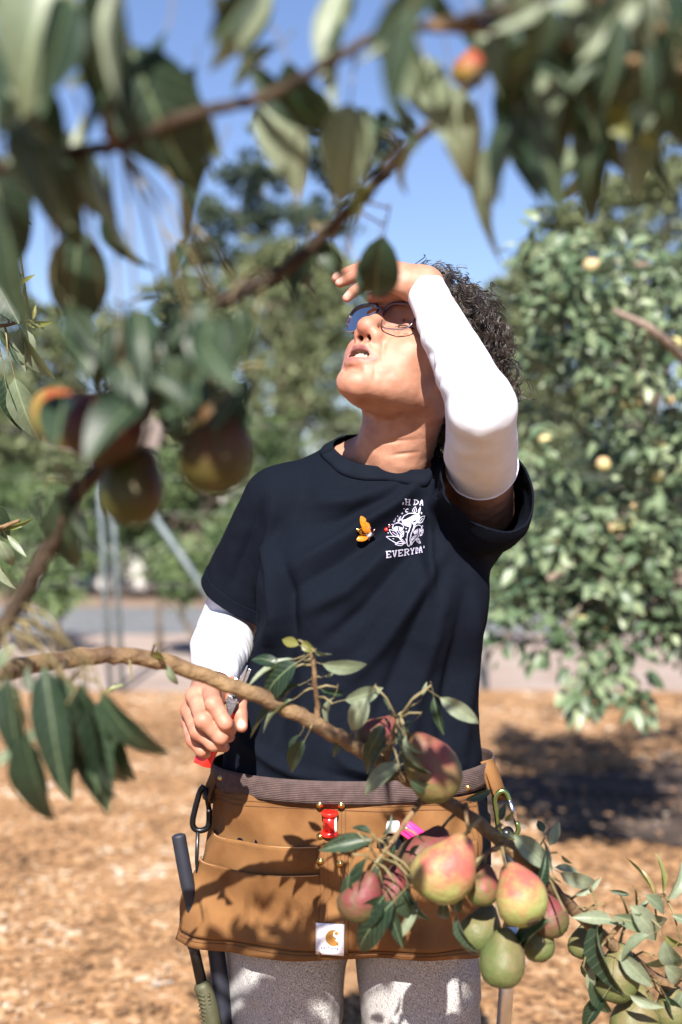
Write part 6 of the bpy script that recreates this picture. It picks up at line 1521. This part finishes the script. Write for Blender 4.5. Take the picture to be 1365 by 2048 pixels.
# --- bunch under the lower branch, left
for a in (('d', (85, 1340), (105, 1510), 1.12, 10, .9), ('d', (115, 1345), (150, 1560), 1.14, 30, .8), ('d', (150, 1370), (205, 1600), 1.16, -5, .9), ('d', (175, 1400), (170, 1600), 1.18, 40, .9), ('d', (205, 1395), (240, 1560), 1.2, 15, .9), ('d', (215, 1400), (262, 1510), 1.2, 60, .8), ('d', (60, 1480), (78, 1650), 1.12, 5, .9), ('p', (115, 1430), (-5, 1560), 1.1, 50, .6), ('d', (15, 1390), (30, 1530), 1.1, 60, 1.0), ('d', (35, 1370), (10, 1480), 1.12, 20, .9), ('d', (130, 1420), (140, 1590), 1.2, 0, 1.1), ('p', (60, 1330), (75, 1430), 1.13, 60, .5), ('y', (318, 1300), (310, 1340), 1.38, 0, 1.2), ('p', (335, 1330), (345, 1375), 1.4, 20, .9), ('y', (250, 1370), (205, 1390), 1.38, 30, .8), ('d', (-30, 1330), (5, 1440), 1.12, 0, 1.), ('p', (30, 1290), (-20, 1330), 1.2, 10, .9)):
    leaf(a[0], a[1], a[2], a[3], a[4], a[5], rl.uniform(-.02, .02), face=F0)
for a in (('d', (90, 1330), (115, 1560), 1.10, 0, .78), ('d', (165, 1360), (215, 1590), 1.12, 20, .78), ('d', (205, 1380), (265, 1555), 1.14, 40, .9), ('d', (50, 1460), (80, 1665), 1.08, 10, .78), ('d', (20, 1350), (20, 1530), 1.08, 30, .78), ('d', (130, 1350), (175, 1560), 1.16, -30, .78)):
    leaf(a[0], a[1], a[2], a[3], a[4], a[5], rl.uniform(-.02, .02), face=F0)
# --- spurs in front of the shirt
for a in (('d', (595, 1325), (498, 1385), 1.44, 20, 1.15, 3), ('p', (590, 1318), (500, 1345), 1.45, 65, .5, 0), ('p', (645, 1328), (733, 1352), 1.45, 30, .75, 3), ('y', (598, 1290), (565, 1278), 1.45, 0, 1.3, 0), ('y', (605, 1285), (625, 1300), 1.45, 20, 1.4, 1), ('p', (625, 1300), (660, 1310), 1.45, 40, .8, 4),
          ('d', (600, 1370), (530, 1400), 1.46, 40, .8, 2), ('p', (650, 1352), (672, 1345), 1.46, 50, .9, 0), ('d', (640, 1375), (690, 1395), 1.47, 30, .7, 2), ('p', (668, 1395), (640, 1450), 1.46, 60, .5, 2), ('d', (560, 1405), (500, 1465), 1.47, 30, .7, 4), ('d', (610, 1480), (572, 1548), 1.45, 10, .9, 1), ('d', (600, 1470), (572, 1510), 1.46, 50, .8, 2), ('p', (735, 1395), (690, 1460), 1.44, 10, 1.2, 3), ('d', (700, 1470), (650, 1500), 1.47, 30, .9, 3),
          ('d', (868, 1395), (880, 1465), 1.44, 20, .8, 2), ('p', (880, 1395), (955, 1445), 1.44, 10, .9, 0), ('p', (845, 1392), (853, 1368), 1.45, 0, .8, 0), ('d', (780, 1420), (770, 1395), 1.46, 20, .6, 0), ('d', (775, 1475), (715, 1545), 1.44, 20, 1.0, 1), ('d', (780, 1490), (730, 1530), 1.43, 60, .8, 2), ('p', (800, 1530), (712, 1560), 1.43, 30, 1.0, 3), ('p', (805, 1475), (838, 1510), 1.42, 40, .7, 0), ('d', (790, 1520), (745, 1580), 1.44, -10, 1.1, 5)):
    leaf(a[0], a[1], a[2], a[3], a[4], a[5], rl.uniform(-.01, .01), var=a[6], face=F0)
for a in (('d', (812, 1478), (852, 1575), 1.40, 40, .8, 1), ('p', (812, 1470), (832, 1545), 1.40, 55, .5, 2), ('d', (770, 1450), (735, 1500), 1.43, 10, 1.0, 5), ('p', (690, 1400), (762, 1385), 1.44, 30, 1.2, 0), ('d', (820, 1560), (870, 1600), 1.42, 30, .9, 3), ('d', (830, 1440), (790, 1475), 1.43, 50, .8, 0), ('p', (585, 1400), (512, 1440), 1.45, 45, .7, 1), ('d', (560, 1330), (505, 1300), 1.45, 20, .9, 3)):
    leaf(a[0], a[1], a[2], a[3], a[4], a[5], rl.uniform(-.01, .01), var=a[6], face=F0)
# --- twig with the dark pears in front of the apron
for a in (('d', (745, 1680), (650, 1690), 1.42, 20, .9, 0), ('p', (700, 1672), (655, 1690), 1.42, 30, .6, 4), ('d', (742, 1668), (712, 1638), 1.43, 40, 1.0, 3), ('d', (765, 1670), (790, 1640), 1.44, 50, .7, 2), ('d', (735, 1715), (690, 1850), 1.41, 40, .6, 1), ('d', (700, 1745), (678, 1852), 1.41, 20, .6, 3), ('d', (790, 1690), (780, 1720), 1.43, 10, 1.0, 0), ('d', (765, 1720), (745, 1765), 1.42, 60, .9, 2),
          ('d', (770, 1790), (712, 1870), 1.40, 0, .9, 1), ('d', (790, 1800), (680, 1912), 1.40, 15, .8, 3), ('d', (800, 1780), (835, 1860), 1.42, 20, .9, 6), ('d', (815, 1765), (838, 1850), 1.43, 60, .8, 2), ('p', (835, 1800), (805, 1875), 1.43, -20, .6, 4), ('d', (775, 1800), (800, 1890), 1.42, 10, .7, 0), ('d', (840, 1690), (815, 1710), 1.44, 20, .9, 2)):
    leaf(a[0], a[1], a[2], a[3], a[4], a[5], rl.uniform(-.01, .01), var=a[6], face=F0)
# --- leaves among the big pears and at the right
for a in (('p', (1028, 1670), (1100, 1735), 1.48, 0, 1.1, 0), ('p', (1105, 1745), (1070, 1690), 1.50, 50, .8, 0), ('d', (1085, 1745), (1105, 1690), 1.49, 60, .6, 2), ('d', (1088, 1665), (1078, 1640), 1.5, 0, 1.5, 0), ('p', (1100, 1690), (1118, 1650), 1.5, 0, 1.2, 0), ('p', (1122, 1710), (1145, 1728), 1.5, 20, .7, 4), ('d', (1075, 1780), (1100, 1720), 1.47, 20, .9, 2), ('p', (1120, 1745), (1202, 1790), 1.51, 20, .8, 3), ('p', (1110, 1735), (1160, 1740), 1.52, -20, .8, 0), ('d', (890, 1800), (880, 1860), 1.46, 10, .9, 3), ('d', (915, 1830), (935, 1910), 1.45, 55, .8, 2), ('d', (925, 1790), (895, 1830), 1.48, 20, 1.1, 5), ('d', (1100, 1840), (1010, 1885), 1.44, 30, .8, 1), ('d', (1080, 1860), (1030, 1895), 1.45, 60, .8, 2), ('d', (1000, 1640), (1010, 1610), 1.5, 0, 1., 0), ('y', (1005, 1640), (1000, 1612), 1.5, 0, .7, 0), ('y', (1010, 1640), (1028, 1626), 1.5, 20, .7, 1),
          ('d', (1195, 1840), (1205, 1995), 1.52, 60, .8, 2), ('d', (1205, 1845), (1190, 1960), 1.53, 20, .5, 4), ('p', (1240, 1850), (1200, 1835), 1.54, 30, .9, 0), ('p', (1225, 1830), (1365, 1880), 1.53, 20, .6, 3), ('p', (1260, 1810), (1330, 1880), 1.53, -10, .9, 1), ('p', (1240, 1905), (1300, 1975), 1.53, 20, .9, 0), ('p', (1330, 1880), (1350, 1960), 1.54, 30, .9, 5), ('p', (1345, 1900), (1300, 1960), 1.55, -30, .9, 3), ('y', (1310, 1790), (1265, 1720), 1.56, 30, .5, 4), ('y', (1325, 1790), (1330, 1715), 1.56, 60, .4, 0), ('p', (1335, 1800), (1375, 1740), 1.56, 20, .7, 1), ('d', (1260, 1790), (1225, 1782), 1.56, 0, .7, 0), ('p', (1300, 1800), (1270, 1830), 1.55, 40, .7, 0), ('p', (1345, 1830), (1390, 1850), 1.55, 0, .9, 0), ('d', (1210, 1990), (1160, 2060), 1.53, 20, .8, 1), ('p', (1190, 1930), (1175, 1985), 1.54, 40, .9, 0), ('d', (1330, 1990), (1370, 2060), 1.56, 0, .9, 2), ('p', (1370, 1980), (1340, 2040), 1.56, 20, .9, 0), ('y', (1330, 1870), (1370, 1900), 1.56, 30, .8, 1), ('d', (1300, 2000), (1310, 2060), 1.57, 40, .9, 0)):
    leaf(a[0], a[1], a[2], a[3], a[4], a[5], rl.uniform(-.01, .01), var=a[6], face=F0)
# --- more leaves in the top mass and over the hanging pears, each its own
for (x0, x1, y0, y1, n_, d0, d1, pk_) in ((0, 330, -60, 130, 4, .62, .74, .25), (0, 420, 130, 330, 3, .70, .80, .35), (820, 1400, -60, 80, 10, .62, .74, .25), (1010, 1400, 20, 230, 20, 0.68, .80, .22), (380, 820, -70, 30, 3, .64, .74, .5)):
    for _ in range(n_):
        bx, by = rl.uniform(x0, x1), rl.uniform(y0, y1); a_ = rl.gauss(0, .45); ln = rl.uniform(120, 200)
        leaf('p' if rl.random() < pk_ else 'd', (bx, by), (bx + ln * math.sin(a_), by + ln * math.cos(a_)), rl.uniform(d0, d1), rl.gauss(0, 45), rl.uniform(.65, 1.0), rl.uniform(-.03, .03), face=F0)
for _ in range(13):
    bx, by = rl.uniform(130, 480), rl.uniform(610, 800); a_ = rl.gauss(0, .7); ln = rl.uniform(80, 140)
    leaf('d', (bx, by), (bx + ln * math.sin(a_), by + ln * math.cos(a_) * .7), rl.uniform(.86, .98), 0, rl.uniform(.9, 1.2), rl.uniform(-.05, .0), face=(rl.gauss(0, .3), -.8, .7))
for (bx, by, tx, ty) in ((340, 610, 400, 700), (420, 600, 400, 710), (470, 620, 500, 715), (400, 640, 470, 720), (500, 650, 450, 730), (360, 660, 330, 740), (300, 690, 290, 770), (235, 700, 275, 790), (180, 700, 215, 775), (255, 650, 215, 730)):
    leaf('d', (bx, by), (tx, ty), rl.uniform(.91, .95), 0, 1.35, rl.uniform(-.03, .0), face=(rl.gauss(0, .2), -.77, .65))
for a in (('p', (1225, 1840), (1160, 1830), 1.52, 20, .9, 0), ('p', (1300, 1870), (1235, 1905), 1.52, 40, .8, 1), ('p', (1330, 1930), (1390, 1990), 1.53, 10, .9, 3), ('p', (1260, 1990), (1320, 2020), 1.53, 30, .8, 0), ('p', (1290, 1790), (1350, 1830), 1.53, -10, .8, 5), ('d', (1180, 1960), (1215, 2040), 1.52, 30, .8, 2), ('p', (1150, 1790), (1205, 1765), 1.52, 30, .7, 0), ('p', (1060, 1700), (1000, 1665), 1.49, 40, .7, 4), ('d', (930, 1600), (985, 1585), 1.49, 20, .7, 0)):
    leaf(a[0], a[1], a[2], a[3], a[4], a[5], rl.uniform(-.01, .01), var=a[6], face=F0)
# --- pears
M_blush = fruit_mat('blushed pear skin', (.24, .26, .085), (.34, .090, .068), (.21, .17, .08)); M_gpear = fruit_mat('greenish pear skin darkened for shade', (.085, .108, .036), (.14, .115, .05), (.06, .065, .025)); M_dpear = fruit_mat('red pear skin darkened for shade', (.075, .072, .025), (.15, .034, .035), (.06, .045, .025)); M_qpear = fruit_mat('maroon pear skin darkened for shade', (.040, .028, .010), (.075, .014, .010), (.035, .02, .01)); M_mpear = fruit_mat('dull blushed pear skin', (.11, .125, .04), (.20, .058, .045), (.13, .09, .04)); M_kpear = fruit_mat('olive pear skin darkened for shade', (.050, .052, .011), (.075, .032, .011), (.035, .032, .01)); M_gold_p = fruit_mat('orange flushed pear skin', (.23, .19, .038), (.22, .036, .015), (.18, .09, .03))  # shade is painted into the green, dark red, deep red and olive skins
prof = [(-.56, .03), (-.565, .12), (-.53, .26), (-.42, .40), (-.24, .485), (-.05, .495), (.14, .44), (.30, .345), (.44, .255), (.55, .185), (.62, .11), (.635, .03)]
PM = {}
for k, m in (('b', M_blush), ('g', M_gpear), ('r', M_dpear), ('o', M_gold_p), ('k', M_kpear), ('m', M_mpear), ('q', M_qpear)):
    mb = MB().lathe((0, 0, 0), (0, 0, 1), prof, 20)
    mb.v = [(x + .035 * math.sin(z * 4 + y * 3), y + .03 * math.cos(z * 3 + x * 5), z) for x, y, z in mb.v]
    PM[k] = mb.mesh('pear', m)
stalk_me = MB().tube([(0, 0, .60), (.03, .0, .80), (.09, .02, 1.0)], [.035, .028, .04], 7).mesh('stalk', M_twig)
cal_me = MB().lathe((0, 0, -.555), (0, 0, -1), [(-.02, .10), (.015, .12), (.03, .07), (.02, .02)], 9).mesh('calyx', mat('dry calyx', (.05, .03, .02), rough=.9))
def pear(k, px, py, d, w_, ax, spin=0, sl=1.0):
    """ax: direction of the neck in picture terms (right, towards camera, up)"""
    d = DZ(d); s = w_ * 1.05 / FPX * d; a = Vector((ax[0], -ax[1], ax[2])).normalized()
    o = bpy.data.objects.new('pear', PM[k]); COL.objects.link(o); o.parent = ptree
    # keep the object's -Y side towards the sun side so that the blush faces the light
    y = Vector((.1, 1, -.3)); y = (y - a * y.dot(a)).normalized(); x = y.cross(a)
    R = Matrix((x, y, a)).transposed() @ Matrix.Rotation(math.radians(spin), 3, 'Z')
    q = P(px, py, d)
    o.matrix_local = Matrix.Translation(q - ptree.location) @ R.to_4x4() @ Matrix.Diagonal((s, s, s * sl, 1))
    for me in (stalk_me, cal_me):
        c = bpy.data.objects.new(me.name.split('.')[0], me); COL.objects.link(c); c.parent = o
    return o
pear('b', 893, 1738, 1.43, 122, (.45, -.1, .8), 0, .95); pear('r', 852, 1712, 1.50, 100, (.5, -.2, .8), 0, 1.0); pear('m', 967, 1772, 1.47, 66, (.1, -.3, 1), 40); pear('b', 1040, 1790, 1.43, 106, (-.35, -.55, .75), 20, .95)
pear('r', 1100, 1832, 1.50, 72, (-.4, -.3, .8), 0); pear('g', 962, 1858, 1.50, 82, (.3, -.5, .7), 0); pear('g', 1006, 1918, 1.45, 94, (.05, -.05, 1), 60, .98); pear('g', 1078, 1885, 1.50, 62, (-.2, -.4, .9), 0)
pear('m', 862, 1534, 1.45, 112, (-.55, .1, .8), 30, 1.05); pear('r', 757, 1470, 1.50, 76, (.6, -.2, .6), 0); pear('r', 724, 1795, 1.42, 84, (.35, .0, 1), 0, 1.0); pear('r', 788, 1780, 1.46, 66, (-.1, -.2, 1), 0, 1.1)
pear('g', 1168, 1882, 1.58, 58, (.2, -.2, 1), 0); pear('g', 1235, 1948, 1.56, 92, (.1, -.1, 1), 0); pear('g', 1272, 2035, 1.58, 98, (.1, -.2, 1), 0); pear('g', 1345, 2015, 1.58, 72, (-.2, -.2, 1), 0); pear('g', 1190, 1930, 1.6, 50, (.3, -.2, 1), 0)
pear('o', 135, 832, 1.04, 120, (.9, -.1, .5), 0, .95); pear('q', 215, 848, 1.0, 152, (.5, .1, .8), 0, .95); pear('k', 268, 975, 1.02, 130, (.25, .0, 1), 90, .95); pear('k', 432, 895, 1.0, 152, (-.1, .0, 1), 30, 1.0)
pear('o', 942, 135, .80, 66, (.2, 0, 1), 0); pear('o', -6, 365, 1.9, 40, (0, 0, 1), 0)
